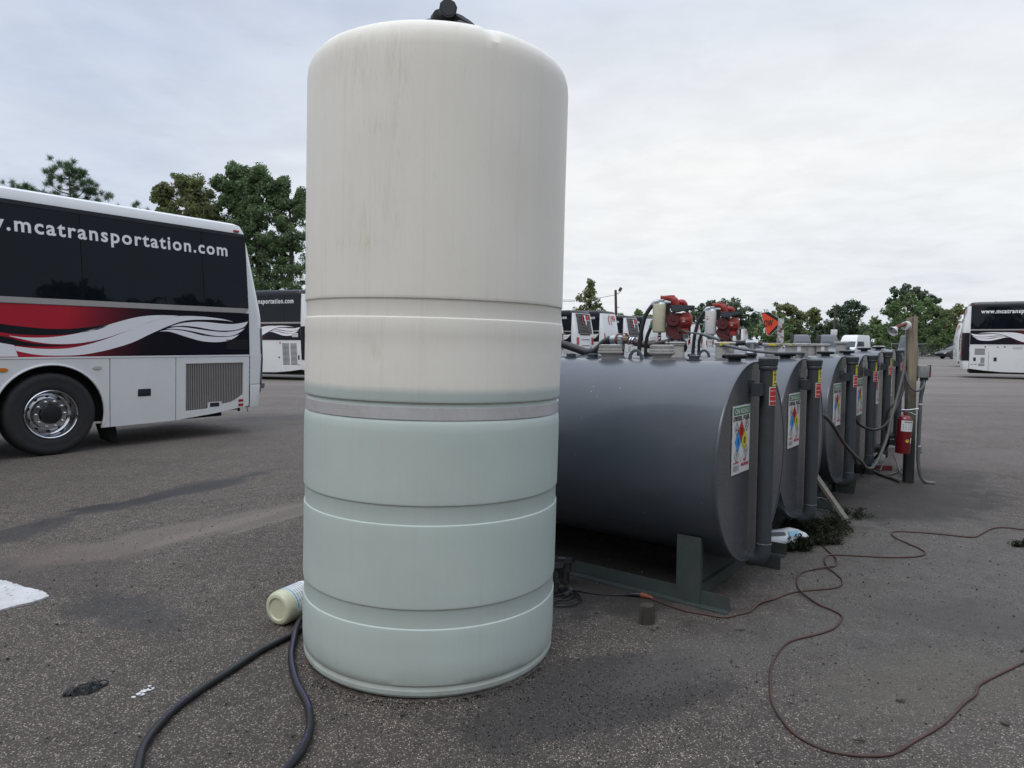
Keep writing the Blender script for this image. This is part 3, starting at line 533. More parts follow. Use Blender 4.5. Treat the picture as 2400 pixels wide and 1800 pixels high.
# ------------------------------------------------------------------ white storage tank
def white_tank():
    t = NT('white_polyethylene_tank'); x, y, z = t.sep()
    low = t.math('DIVIDE', t.math('SUBTRACT', 1.325, t.math('ADD', z, t.math('MULTIPLY', t.noise(14, 3), .012))), .03, clamp=True)
    n = t.noise(2.2, 5, .6); a = t.mix(t.ramp(n, [(.3, 0.0), (.7, 1.0)]), (.775, .738, .655), (.81, .778, .70)); b = t.mix(t.ramp(n, [(.3, 0.0), (.7, 1.0)]), (.465, .53, .49), (.51, .575, .535))
    c = t.mix(low, a, b)
    st = t.noise(1.0, 7, .65, t.map(scale=(26, 26, .45)), .1); c = t.mix(t.math('MULTIPLY', t.ramp(st, [(.54, 0.0), (.74, 1.0)]), .16), c, (.44, .40, .31))
    # tan run-off patches on the upper front left
    def pb(cx_, cz_, rx, rz_, k, col=(.56, .46, .29)):
        m = t.map(t.map(loc=(-cx_, 0, -cz_)), scale=(1/rx, 0, 1/rz_)); l = t.n.new('ShaderNodeVectorMath'); l.operation = 'LENGTH'; t.l.new(m, l.inputs[0])
        d = t.math('SUBTRACT', 1.0, l.outputs['Value'], clamp=True); front = t.math('LESS_THAN', y, 0.0)
        w = t.ramp(t.noise(9, 8, .78, t.map(scale=(5, 5, .55)), .5), [(.47, 0.0), (.66, 1.0)]); return t.math('MULTIPLY', t.math('MULTIPLY', t.math('MULTIPLY', d, w), front), k*.55), col
    for A in ((-.17, 2.62, .26, .28, .55), (-.25, 2.05, .22, .30, .6), (-.10, 2.15, .035, .55, .95), (-.09, 2.60, .04, .2, .8), (-.20, 2.36, .12, .10, .9), (-.34, 2.66, .25, .20, .45), (.38, 2.2, .05, .35, .55), (-.19, 1.46, .05, .05, 1.6), (-.25, 1.08, .03, .05, 2), (-.13, 1.09, .06, .04, 2),
              (.1, .95, .3, .14, .35), (.17, .56, .14, .1, .5), (-.3, 1.57, .2, .06, .6), (-.26, 1.9, .25, .05, .8)):
        m, col = pb(*A); c = t.mix(t.math('MINIMUM', m, .7), c, col)
    # darker lines along the grooves, grime at the foot
    for zz, w in ((1.684, .012), (1.254, .012), (.828, .010), (.390, .010), (.053, .022)):
        d = t.math('SUBTRACT', 1.0, t.math('ABSOLUTE', t.math('DIVIDE', t.math('SUBTRACT', z, zz), w)), clamp=True); c = t.mix(t.math('MULTIPLY', d, t.math('MULTIPLY', t.noise(5, 5, .7), .55)), c, (.27, .25, .20))
    foot = t.math('DIVIDE', t.math('SUBTRACT', .17, z), .17, clamp=True); c = t.mix(t.math('MULTIPLY', foot, t.math('MULTIPLY', t.ramp(t.noise(4, 7, .7), [(.35, .1), (.7, 1.0)]), .8)), c, (.25, .235, .19))
    scr = t.ramp(t.noise(7, 3, .5, t.map(scale=(3, 3, .5), rot=(.4, .3, 0)), 1.2), [(.495, 0.0), (.5, 1.0), (.505, 0.0)]); c = t.mix(t.math('MULTIPLY', scr, .10), c, (.3, .3, .28))
    h = t.math('ADD', t.noise(1.0, 4, .6, t.map(scale=(22, 22, .7))), t.math('MULTIPLY', t.noise(120, 2), .25))
    t.b.inputs['Specular IOR Level'].default_value = .35; t.b.inputs['Subsurface Weight'].default_value = .35; t.b.inputs['Subsurface Radius'].default_value = (1.0, .9, .75); t.b.inputs['Subsurface Scale'].default_value = .035; MT['poly'] = t.done(c, .5, 0, t.bump(h, .10, .006))
    root = thing('storage_tank', 'tall white plastic tank with rounded top, pale green lower half and a steel band', 'storage tank', (-.411, 3.399, 0)); root.rotation_euler = (0, R_(1.15), 0)
    K = [(0.02, 0.002), (0.585, 0.002), (0.608, 0.008), (0.616, 0.02), (0.6175, 0.038), (0.613, 0.048), (0.612, 0.055), (0.618, 0.064), (0.621, 0.09), (0.622, 0.13), (0.622, 0.297), (0.6212, 0.303), (0.617, 0.307), (0.6166, 0.384), (0.618, 0.388), (0.6216, 0.391), (0.622, 0.398), (0.622, 0.736), (0.6214, 0.743), (0.617, 0.747), (0.6166, 0.822), (0.618, 0.826), (0.6216, 0.829), (0.622, 0.836), (0.6225, 1.13), (0.6206, 1.165), (0.6157, 1.178), (0.6122, 1.183), (0.6115, 1.249), (0.6136, 1.253), (0.6203, 1.257), (0.6217, 1.265), (0.622, 1.4), (0.6212, 1.528), (0.622, 1.534), (0.622, 1.597), (0.6212, 1.603), (0.617, 1.607), (0.6166, 1.676), (0.618, 1.68), (0.6216, 1.683), (0.622, 1.69), (0.622, 2.1), (0.6215, 2.5), (0.621, 2.69), (0.618, 2.728), (0.608, 2.762), (0.585, 2.789), (0.55, 2.809), (0.5, 2.827), (0.43, 2.847), (0.33, 2.867), (0.22, 2.879), (0.1, 2.886), (0.02, 2.888)]
    P = []
    for (a, b) in zip(K[:-1], K[1:]):
        m = max(1, int(abs(b[1]-a[1])/.05)); P += [(a[0]+(b[0]-a[0])*i/m, a[1]+(b[1]-a[1])*i/m) for i in range(m)]
    P.append(K[-1]); mb = MB(); mb.lathe(P, seg=144); out = []
    from mathutils import noise as mn
    for v in mb.v:
        v = Vector(v); r = math.hypot(v.x, v.y)
        if r > .1 and .08 < v.z < 2.85:
            d = mn.noise(Vector((v.x*2.2, v.y*2.2, v.z*2.6)))*.0022
            q = Vector((v.x+.22, 0, v.z-1.475)); d += -.006*math.exp(-(q.x/.06)**2-(q.z/.03)**2) if v.y < 0 else 0
            v.x *= 1+d/r; v.y *= 1+d/r
        # moulded notch on the right shoulder
        ang = math.degrees(math.atan2(v.x, -v.y))
        if 2.755 < v.z < 2.842:
            w = (2.842-v.z)/.087; half = .5+4.0*(1-w)
            if abs(ang-27) < half+1.2: k = .972 if abs(ang-27) < half else .988; v.x *= k; v.y *= k
        out.append(tuple(v))
    mb.v = out; mb.build('tank_shell', 'poly', root, 28)
    b = MB(); b.lathe([(.606, 1.1835), (.6185, 1.184), (.6185, 1.2345), (.606, 1.235)], seg=128, caps=False)
    st_ = b.build('steel_band', 'steel_band', root, 15)
    for aa in (-166, -160): # band clamp lugs at the left
        c = MB(); a = R_(aa); c.box((math.cos(a)*.613, math.sin(a)*.613, 1.2115), (.012, .014, .05), Matrix.Rotation(a, 3, 'Z'))
        c.build('clamp', 'galv', root)
    lid = MB(); lid.lathe([(.17, 2.87), (.17, 2.925), (.16, 2.935), (.10, 2.94), (.02, 2.945)], seg=28, M=Matrix.Translation((.06, .02, 0)))
    for k in range(14):
        a = 2*math.pi*k/14; lid.box((.06+.168*math.cos(a), .02+.168*math.sin(a), 2.91), (.016, .022, .03), Matrix.Rotation(a, 3, 'Z'))
    lid.build('lid', 'black_plastic', root)
    e = MB(); e.tube([(-.02, .12, 2.92), (-.02, .12, 3.055), (-.01, .08, 3.072), (.02, -.0, 3.072), (.035, -.06, 3.072)], [.034, .034, .036, .036, .036], 14, 3)
    e.cyl((.030, -.04, 3.072), (.040, -.095, 3.072), .043, .043, 10); e.cyl((.040, -.095, 3.072), (.0405, -.098, 3.072), .036, .034, 16); e.cyl((-.035, .06, 3.07), (-.06, .05, 3.055), .03, .03, 10); e.cyl((-.02, .03, 3.069), (-.005, .0, 3.07), .042, .042, 12)
    e.rbox((-.05, .05, 2.99), (.11, .12, .15), .03, Matrix.Rotation(R_(12), 3, 'Y')); e.rbox((.10, -.03, 2.96), (.13, .10, .13), .035, Matrix.Rotation(R_(24), 3, 'Y')); e.rbox((.03, .04, 3.0), (.08, .1, .16), .03, Matrix.Rotation(R_(-10), 3, 'Y')); e.tube([(.06, -.02, 2.93), (.07, -.03, 3.045), (.11, -.04, 3.035), (.16, -.05, 3.0), (.2, -.06, 2.93)], [.03, .026, .022, .016, .012], 8, 3)
    e.build('vent_elbow', 'black_plastic', root)
    f = MB(); f.cyl((.62, -.16, .12), (.70, -.19, .12), .045, .045, 8)
    v = MB(); v.lathe([(.03, 0), (.03, .05), (.048, .052), (.048, .075), (.034, .078), (.034, .13), (.06, .132), (.07, .14), (.07, .165), (.058, .17)], M=Matrix.Translation((.668, .60, .035)) @ Matrix.Rotation(R_(-14), 4, 'X'), seg=8)
    v.build('drain_valve', 'black_plastic', root)
white_tank()
# ------------------------------------------------------------------ diesel tanks
A0 = R_(-51.9); AX = Vector((math.sin(A0), math.cos(A0), 0)); RZ = R_(51.9)
T0 = Vector((1.479, 4.145, 0)); DR = Vector((math.sin(R_(35.5)), math.cos(R_(35.5)), 0)); TS = [0, 1.26, 2.88, 4.14, 5.38, 6.62]
RAD, ZC, ZT, LEN = .605, .793, 1.398, 2.9
def shell_mat():
    t = NT('grey_tank_gloss_paint'); x, y, z = t.sep(); n = t.noise(1.8, 6, .6)
    c = t.mix(t.ramp(n, [(.3, 0.0), (.7, 1.0)]), (.053, .062, .077), (.068, .078, .096))
    v = t.voro(38); vr = t.n.new('ShaderNodeSeparateColor'); t.l.new(v.outputs['Color'], vr.inputs[0])
    sp = t.math('MULTIPLY', t.ramp(vr.outputs[0], [(.93, 0.0), (.94, 1.0)]), t.ramp(v.outputs['Distance'], [(.08, 1.0), (.15, 0.0)]))
    sp = t.math('MULTIPLY', sp, t.ramp(t.noise(2.3, 4, .7, t.map(loc=(3, 1, 0)), 1.0), [(.50, 0.0), (.56, 1.0)])); c = t.mix(sp, c, (.6, .6, .6))
    du = t.math('MULTIPLY', t.ramp(t.noise(2.5, 7, .7, t.map(scale=(1, .5, 1))), [(.45, 0.0), (.8, 1.0)]), .35); c = t.mix(du, c, (.13, .125, .115))
    low = t.math('DIVIDE', t.math('SUBTRACT', .55, z), .5, clamp=True); c = t.mix(t.math('MULTIPLY', low, t.math('MULTIPLY', t.noise(6, 6, .7), .5)), c, (.06, .062, .055))
    return t.done(c, t.math('ADD', .26, t.math('MULTIPLY', n, .12)), 0, t.bump(t.noise(3.5, 2, .5), .03, .008), coat=.2)
MT['shell'] = shell_mat()
FRONT = lambda u, v, off: Vector((u, -off-.001, v))            # end face, seen from -Y
def placard(root, x0=-.385, x1=-.10, z0=.755, z1=1.15, plain=False):
    w, h = x1-x0, z1-z0; F = lambda u, v, off: Vector((x0+u*w, -.006-off, z0+v*h)); k = h/w
    p = MB(); p.slab([(0, 0), (1, 0), (1, 1), (0, 1)], F, 0, .0025); pl = p.build('hazard_placard', 'st_white', root, 0)
    g = MB(); g.slab([(.04, .865), (.96, .865), (.96, .975), (.04, .975)], F, .004, .004); g.build('green_header', 'st_green', pl, 0)
    FT = lambda u, v, off: Vector((x0+u*w, -.006-off, z0+v*w))
    s = MB(); s.text('ON ROAD', FT, .5, (.885)*k, .072*k, .80, 'c', .0055, .03); s.build('lettering', 'st_white', pl, 0)
    s = MB(); s.text('DIESEL FUEL', FT, .5, .785*k, .062*k, .93, 'c', .0045, .03)
    def dia(cu, cv, r, kk=1.0): return [(cu, cv-r*kk), (cu+r, cv), (cu, cv+r*kk), (cu-r, cv)]
    R2 = lambda cu, cv, r: [(a, b/k) for a, b in dia(cu, cv*k, r, 1.25)]
    for cu, cv, r, mt, nm in ((.5, .62, .185, 'st_red', 'red_diamond'), (.315, .475, .185, 'st_blue', 'blue_diamond'), (.685, .475, .185, 'st_yel', 'yellow_diamond')):
        m = MB(); m.slab(R2(cu, cv, r), F, .0035, .0035); m.build(nm, mt, pl, 0)
    s.text('2', FT, .5, .575*k, .095*k, None, 'c', .005, .02); s.text('1', FT, .315, .43*k, .095*k, None, 'c', .005, .04); s.text('0', FT, .685, .43*k, .095*k, None, 'c', .005, .02)
    for cu, cv in ((.23, .66), (.79, .70), (.23, .27), (.78, .31)):
        o_ = R2(cu, cv, .115); i_ = R2(cu, cv, .098); s.slab(o_, F, .0045, .0045, [i_[::-1]])
    s.slab(R2(.5, .33, .185), F, .0042, .0042, [R2(.5, .33, .178)[::-1]])
    s.text('!', FT, .23, .235*k, .075*k, None, 'c', .005, .03); s.slab([(.20, .635), (.27, .635), (.27, .65), (.235, .66), (.225, .69), (.205, .69), (.205, .65)], F, .0045, .0045); s.slab([(.775, .70), (.805, .70), (.805, .745), (.775, .745)], F, .0045, .0045); s.slab([(.765, .67), (.815, .67), (.815, .69), (.765, .69)], F, .0045, .0045)
    s.slab([(.75, .29), (.81, .29), (.80, .315), (.785, .35), (.77, .315)], F, .0045, .0045)
    s.build('black_print', 'st_black', pl, 0)
    s = MB(); s.text('DANGER', FT, .07, .155*k, .028*k, .33, 'l', .0045, .03); s.build('danger_print', 'st_red', pl, 0); s = MB(); s.text('NO', FT, .73, .165*k, .042*k, .16, 'c', .0045, .04); s.text('SMOKING', FT, .73, .095*k, .045*k, .44, 'c', .0045, .04); s.build('red_print', 'st_red', pl, 0)
    s = MB(); [s.slab([(.07, .05+i*.017), (.40-.03*(i % 2), .05+i*.017), (.40-.03*(i % 2), .06+i*.017), (.07, .06+i*.017)], F, .0045, .0045) for i in range(5)]; s.build('small_print', 'st_grey', pl, 0)
def pipe(root, zt, seed):
    m = MB(); rr_ = .046; m.tube([(0, -.075, zt-.05), (0, -.075, .60), (0, -.075, .30), (0, -.070, .235), (0, -.045, .20), (0, .01, .19)], rr_, 20, 5)
    p = m.build('overflow_pipe', 'tank_dark', root, 40); c = MB()
    c.lathe([(.050, zt-.075), (.053, zt-.07), (.053, zt-.055), (.050, zt-.05), (.055, zt-.045), (.056, zt-.028), (.058, zt-.022), (.058, zt-.008), (.050, zt), (.01, zt+.001)], M=Matrix.Translation((0, -.075, 0)), seg=16)
    c.build('cap', 'tank_dark', p); w = MB(); w.lathe([(.0465, .292), (.049, .295), (.0465, .298)], M=Matrix.Translation((0, -.075, 0)), seg=20, caps=False); w.build('weld_ring', 'lugm', p)
    b = MB(); b.box((-.06, -.045, zt-.19), (.13, .055, .075)); b.box((-.125, -.02, zt-.14), (.012, .04, .012)); b.build('bracket', 'tank_dark', root, 0, .003)
    CY = lambda th: (lambda u, v, off: Vector(((rr_+off)*math.cos(R_(th)+u/rr_), -.075+(rr_+off)*math.sin(R_(th)+u/rr_), v)))
    def strip(mb, f, u0, u1, z0, z1, off, n=5):
        for i in range(n):
            a, b_ = u0+(u1-u0)*i/n, u0+(u1-u0)*(i+1)/n; mb.slab([(a, z0), (b_, z0), (b_, z1), (a, z1)], f, off, off)
    f = CY(243); s = MB(); strip(s, f, -.027, .03, zt-.285, zt-.175, .0015); ws = s.build('warning_sticker', 'st_white', p, 0)
    s = MB()
    for z0, z1 in ((zt-.282, zt-.262), (zt-.257, zt-.232), (zt-.228, zt-.20), (zt-.196, zt-.180)): strip(s, f, -.023, .027, z0, z1, .0025, 4)
    s.build('red_blocks', 'st_red', ws, 0)
    f = CY(258); s = MB(); strip(s, f, -.02, .022, zt-.17, zt-.045, .0015); ys = s.build('yellow_sticker', 'st_yel', p, 0)
    s = MB()
    for i, ch in enumerate('DNF'): s.text(ch, f, -.001, zt-.085-i*.027, .02, None, 'c', .0025, .03)
    strip(s, f, -.02, .022, zt-.0635, zt-.0595, .0025, 3); strip(s, f, -.012, .014, zt-.158, zt-.152, .0025, 2); s.build('black_letters', 'st_black', ys, 0)
def fitting(root, kind, y, x=0.0, tagc=None):
    z = ZT-.008-(x*x)/(2*RAD); M = Matrix.Translation((x, y, z)); m = MB()
    if kind == 'bung':
        m.lathe([(.05, -.01), (.05, .014), (.034, .016)], M=M, seg=16); m.lathe([(.036, .014), (.036, .038), (.03, .041)], M=M, seg=8); return m.build('bung', 'tank_dark', root)
    if kind == 'stack':
        m.lathe([(.062, -.012), (.060, .022), (.066, .036), (.084, .046), (.088, .050), (.088, .060), (.078, .063), (.083, .066), (.083, .076), (.077, .079), (.079, .082), (.079, .103), (.06, .107)], M=M, seg=22); return m.build('fill_cap', 'cap_grey', root)
    if kind == 'lug':
        o_ = []; i_ = []
        for k in range(13):
            a = math.pi*k/12; o_.append((y+.056*math.cos(a) if 0 < k < 12 else y+.062*math.cos(a), .034+.036*math.sin(a))); i_.append((y+.034*math.cos(a), .018+.032*math.sin(a)))
        o_ = [(y+.062, -.01)]+[(y+.054*math.cos(math.pi*k/12), .012+.064*math.sin(math.pi*k/12)) for k in range(1, 12)]+[(y-.062, -.01)]; i_ = [(y+.036, .004)]+[(y+.034*math.cos(math.pi*k/12), .010+.048*math.sin(math.pi*k/12)) for k in range(1, 12)]+[(y-.036, .004)]
        m.slab(o_, lambda u, v, off: Vector((x+off, u, z+v)), -.007, .007, [i_[::-1]]); return m.build('lifting_lug', 'lugm', root, 30, .0015)
    if kind == 'vent':
        m.lathe([(.040, -.01), (.038, .018), (.048, .026), (.056, .036), (.056, .046), (.050, .052), (.02, .056)], M=M, seg=20)
        for s_ in (-1, 1): m.tube([Vector((x, y+s_*.040, z+.040)), Vector((x, y+s_*.070, z+.044)), Vector((x, y+s_*.076, z+.035)), Vector((x, y+s_*.062, z+.030)), Vector((x, y+s_*.04, z+.030))], .0065, 6, 3)
        m.rbox((x, y, z+.043), (.05, .145, .016), .02); return m.build('vent_cap', 'fit_black', root)
    if kind == 'dome':
        m.lathe([(.040, -.01), (.038, .02), (.047, .026), (.047, .036), (.04, .037)], M=M, seg=20); p = m.build('dome_vent', 'fit_black', root); d = MB(); d.lathe([(.044, .037), (.046, .05), (.036, .064), (.012, .068)], M=M, seg=20); d.build('dome', 'chrome', p); return p
    if kind in ('pot', 'box'):
        w = .082 if kind == 'pot' else .084; M2 = M @ Matrix.Rotation(R_(20), 4, 'Z')
        if kind == 'pot': m.lathe([(.058, -.012), (.068, .098), (.074, .102), (.086, .104), (.088, .122), (.080, .126), (.03, .128)], M=M, seg=24)
        else:
            rot = Matrix.Rotation(R_(22), 3, 'Z'); m.rbox((x, y, z+.045), (.145, .145, .115), .02, rot); m.rbox((x, y, z+.107), (.158, .158, .012), .02, rot); m.rbox((x, y, z+.122), (.172, .172, .022), .02, rot)
        p = m.build('fill_pot' if kind == 'pot' else 'pump_mount', 'cap_grey', root)
        if tagc:
            q = MB(); r_ = .0885 if kind == 'pot' else .092; f = lambda u, v, off: Vector((x+(r_+off)*math.cos(R_(tagc[0])+u/r_), y+(r_+off)*math.sin(R_(tagc[0])+u/r_), z+v))
            z0, z1 = (.104, .126) if tagc[1] == 'st_yel' else (.03, .10)
            if tagc[1] != 'st_yel': r_ = .0725
            for i in range(5): a, b_ = -.035+.014*i, -.035+.014*(i+1); q.slab([(a*(1 if tagc[1] == 'st_yel' else .5), z0), (b_*(1 if tagc[1] == 'st_yel' else .5), z0), (b_*(1 if tagc[1] == 'st_yel' else .5), z1), (a*(1 if tagc[1] == 'st_yel' else .5), z1)], f, .002, .003)
            q.build('tag', tagc[1], p, 0)
        return p
def diesel_tank(k, label, fits, dz=0.0, placards=True, plate=True, back=False):
    P = T0+DR*TS[k]; root = thing('fuel_tank', label, 'fuel tank', (P.x, P.y, dz), RZ, 'grey diesel tanks in a row')
    M = Matrix.Translation((0, 0, ZC)) @ Matrix.Rotation(R_(-90), 4, 'X'); m = MB()     # lathe axis -> +Y
    m.lathe([(.595, -.004), (RAD+.001, -.006), (RAD+.005, -.001), (RAD+.005, .009), (RAD, .012), (RAD, .06), (RAD, .5), (RAD, 1.2), (RAD, 2.0), (RAD, LEN-.012), (RAD+.005, LEN-.009), (RAD+.005, LEN+.001), (.595, LEN+.004)], M=M, seg=96, caps=False); m.build('tank_shell', 'shell', root, 40)
    e = MB(); e.lathe([(.02, .010), (.40, .008), (.56, .003), (.586, -.001), (.597, -.002)], M=M, seg=96); e.build('end_cap', 'tank_end', root, 40)
    e = MB(); e.lathe([(.597, LEN-.002), (.4, LEN-.006), (.02, LEN-.008)], M=M, seg=64); e.build('end_cap', 'tank_end', root, 40)
    sk = MB()
    for s_ in (-1, 1):
        sk.box((s_*.46, LEN/2, .043), (.008, LEN+.09, .086)); sk.box((s_*.49, LEN/2, .0035), (.055, LEN+.09, .007))
    for yy in (.20, LEN-.2): sk.box((0, yy, .037), (.905, .06, .072)); 
    sk.build('skid_frame', 'skid', root, 0, .002)
    for s_ in (-1, 1):
        for yy in (.20, LEN-.2): l = MB(); l.box((s_*.468, yy, .20), (.008, .148, .385)); l.box((s_*.45, yy-.068, .19), (.035, .006, .36)); l.build('leg', 'skid', root, 0, .0015)
    for yy in (.20, LEN-.2):
        sd = MB(); arc = [(x_, ZC-math.sqrt((RAD+.001)**2-x_*x_)) for x_ in np.linspace(-.44, .44, 17)]; sd.slab([(-.44, .07), (.44, .07)]+arc[::-1], lambda u, v, off: Vector((u, yy+off, v)), -.005, .005); sd.build('saddle', 'skid', root, 0)
    if placards: placard(root)
    pipe(root, 1.425 if k == 0 else 1.395, k)
    if plate:
        d = MB(); d.slab([(.09, 1.16), (.15, 1.16), (.15, 1.26), (.09, 1.26)], FRONT, .004, .006); d.build('data_plate', 'cap_grey', root, 0)
        d = MB(); d.slab([(.19, .84), (.27, .84), (.27, .99), (.19, .99)], FRONT, .004, .006); q = d.build('side_sticker', 'st_white', root, 0); d = MB(); d.slab([(.20, .93), (.26, .93), (.26, .98), (.20, .98)], FRONT, .008, .008); d.build('red_block', 'st_red', q, 0)
        if k in (2, 3): d = MB(); d.slab([(.04+.03*math.cos(a*.5236), 1.24+.045*math.sin(a*.5236)) for a in range(12)], FRONT, .004, .006); d.build('round_label', 'st_white', root, 0)
    for ft in fits: fitting(root, *ft)
    return root
diesel_tank(0, 'nearest grey diesel tank, beside the white tank, two stacked pale caps on top', [('bung', 1.333), ('bung', 1.149), ('stack', 1.01), ('lug', .811), ('stack', .619), ('bung', .393), ('vent', .13), ('bung', 2.0), ('lug', 2.3)], plate=False)
sc_ = MB(); f = lambda a, y_, off: Vector((-(RAD+off)*math.sin(a), y_, ZC-(RAD+off)*math.cos(a)))
diesel_tank(1, 'second grey diesel tank from the white tank, with the first red pump on top', [('box', 1.035, -.02), ('box', .616, .0, (198, 'st_yel')), ('dome', .402), ('vent', .140), ('lug', .828, .09), ('bung', 1.30), ('bung', .95, .12), ('lug', .10, .16), ('bung', 1.9)])
diesel_tank(2, 'third grey diesel tank, carrying the second red pump, a hose sagging beside its pipe', [('box', 1.16, 0, (215, 'st_yel')), ('pot', .679, 0, (206, 'st_yel')), ('pot', .389, 0, (180, 'st_white')), ('vent', .164), ('bung', .9), ('bung', 1.7)])
diesel_tank(3, 'fourth grey diesel tank, with three pale pots on top in front of the parked vans', [('pot', .788, 0, (206, 'st_yel')), ('pot', .559), ('pot', .443, -.02, (200, 'st_white')), ('vent', .186)])
diesel_tank(4, 'fifth grey diesel tank, second farthest in the row, one pale pot on top', [('pot', .466), ('vent', .194)], .03)
diesel_tank(5, 'farthest grey diesel tank, its end just left of the wooden post', [('vent', .194), ('bung', .6)], .045)
# ------------------------------------------------------------------ pumps
def tw(k, x, y, z):
    P = T0+DR*TS[k]; return Vector((P.x+x*math.cos(RZ)-y*math.sin(RZ), P.y+x*math.sin(RZ)+y*math.cos(RZ), z))
def pump(loc, rz, label, filt, sc_=1.0):
    root = thing('fuel_pump', label, 'fuel pump', loc, rz, 'red transfer pumps on the tanks'); root.scale = (sc_,)*3
    K = 4.65e-4; q = lambda X, Y, y=0.0: Vector(((X-790)*K, y, (985-Y)*K))
    b = MB(); b.lathe([(.034, -.005), (.034, .016), (.028, .018), (.028, .03)], M=Matrix.Translation(q(790, 985)), seg=16)
    for s_ in (-1, 1): b.cyl(q(790+s_*85, 985), q(790+s_*85, 935), .009, .009, 6)
    b.build('base_flange', 'galv', root)
    c = MB(); fr = lambda u, v, off: Vector(((u-790)*K, off, (985-v)*K))
    c.slab([(700, 950), (690, 900), (640, 850), (610, 790), (615, 720), (660, 665), (720, 650), (780, 690), (830, 750), (840, 830), (900, 870), (890, 910), (850, 950)], fr, -.05, .035)
    c.cyl(q(780, 960), q(780, 870), .04, .045, 12); c.build('pump_casting', 'pump_dark', root, 35, .006)
    g = MB(); g.cyl(q(740, 590, -.075), q(740, 590, .02), .055, .062, 20); g.cyl(q(740, 590, -.083), q(740, 590, -.07), .018, .02, 10); g.box(q(830, 640), (.05, .10, .16)); g.build('gear_housing', 'pump_dark', root, 35, .004)
    m = MB(); m.tube([q(850, 600, 0), q(900, 600, 0), q(1010, 600, 0), q(1050, 600, 0), q(1078, 600, 0)], [.058, .064, .064, .058, .030], 24); 
    for a in range(0, 360, 30): aa = R_(a); m.box(q(960, 600)+Vector((0, .065*math.cos(aa), .065*math.sin(aa))), (.06, .006, .006), Matrix.Rotation(aa, 3, 'X'))
    m.tube([q(1022, 600, 0), q(1032, 600, 0)], [.068, .068], 24); m.build('motor', 'pump_red', root, 35)
    w = MB(); w.box(q(925, 605, -.066), (.022, .004, .028)); w.box(q(915, 575, -.066), (.008, .004, .02)); w.build('motor_plate', 'cap_grey', root)
    j = MB(); j.rbox(q(945, 790), (.062, .07, .05), .008); j.rbox(q(1000, 790, .0), (.02, .05, .035), .006); j.build('switch_box', 'pump_red', root)
    h = MB(); h.tube([q(700, 215), q(745, 240), q(770, 290), q(800, 340), q(800, 420)], [.034, .036, .034, .032, .03], 12, 3); h.rbox(q(590, 190), (.07, .05, .035), .012); h.tube([q(540, 190), q(640, 190), q(705, 205)], [.018, .022, .03], 12); h.rbox(q(705, 170), (.05, .045, .025), .008)
    h.tube([q(820, 300), q(850, 272), q(905, 275), q(945, 315), q(950, 345)], [.02, .024, .025, .022, .018], 12, 3); h.cyl(q(822, 240), q(822, 330), .02, .02, 8); h.cyl(q(640, 345), q(780, 330), .016, .02, 8); h.build('outlet_head', 'pump_red', root, 40)
    h = MB(); h.cyl(q(507, 190), q(530, 190), .021, .021, 12); h.build('outlet_plug', 'fit_black', root)
    n = MB(); n.slab([(700, 345), (740, 330), (1090, 340), (1120, 352), (1115, 378), (1080, 395), (850, 455), (790, 465), (700, 440), (690, 400)], fr, -.095, -.045); n.build('nozzle_boot', 'slate', root, 30, .006)
    n = MB(); n.box(q(735, 460, -.06), (.05, .012, .008)); n.box(q(640, 400, -.03), (.04, .012, .10)); n.tube([q(690, 440, -.06), q(640, 520, -.06), q(640, 620, -.05), q(690, 690, -.04)], .007, 6, 3); n.build('nozzle_bracket', 'fit_black', root)
    F = MB(); Mx = Matrix.Translation(q(492, 810, -.02)); F.lathe([(.046, -.006), (.054, .002), (.056, .01), (.056, .225), (.054, .232), (.045, .234)], M=Mx, seg=28); fl = F.build('fuel_filter', filt, root)
    if filt == 'filter_white':
        s = MB(); fc = lambda u, v, off: Vector(q(492, 810, -.02))+Vector(((.056+off)*math.sin(u/.056), -(.056+off)*math.cos(u/.056), v))
        for zz, w0 in ((.17, .016), (.148, .022), (.14, .018)): s.slab([(-.04, zz), (-.04+w0, zz), (-.04+w0, zz+.006), (-.04, zz+.006)], fc, .001, .001)
        s.build('red_marks', 'st_red', fl, 0)
    else:
        s = MB(); fc = lambda u, v, off: Vector(q(492, 810, -.02))+Vector(((.056+off)*math.sin(u/.056), -(.056+off)*math.cos(u/.056), v))
        for zz in (.175, .155, .13): s.slab([(.058, zz), (.066, zz), (.066, zz+.008), (.058, zz+.008)], fc, .001, .001)
        s.build('red_marks', 'st_red', fl, 0)
    e = MB(); e.cyl(q(530, 318, -.02), q(530, 270, -.02), .044, .03, 14); e.rbox(q(525, 258, -.02), (.05, .045, .035), .012)
    e.tube([q(690, 280, -.01), q(560, 278, -.02), q(470, 258, -.02), q(420, 262, -.02), q(385, 290, -.02), q(360, 330, -.02)], .0175, 12, 3); e.lathe([(.022, -.008), (.022, .008)], M=Matrix.Translation(q(372, 312, -.02)) @ Matrix.Rotation(R_(-35), 4, 'Y'), seg=10); e.build('inlet_elbow', 'galv', root)
    o = MB(); o.tube([q(365, 325, -.02), q(290, 430, -.02), q(235, 540, -.02), q(195, 700, -.02), q(165, 850, -.02), q(150, 1000, -.02), q(135, 1250, -.02)], .0175, 10, 4); o.build('hose', 'hose', root)
    o = MB(); o.tube([q(380, 640, .03), q(345, 720, .03), q(290, 850, .03), q(262, 960, .03), q(255, 1100, .03), q(250, 1260, .03)], .0145, 10, 4); ho = o.build('hose', 'hose', root)
    gs = MB(); gs.cyl(q(395, 600, .03), q(340, 730, .03), .019, .019, 10); gs.build('green_sleeve', MT['st_green'], ho)
    o = MB(); o.tube([q(800, 880, -.03), q(690, 930, -.05), q(670, 1000, -.07), q(672, 1090, -.07)], .012, 8, 4); o.build('cable', 'fit_black', root)
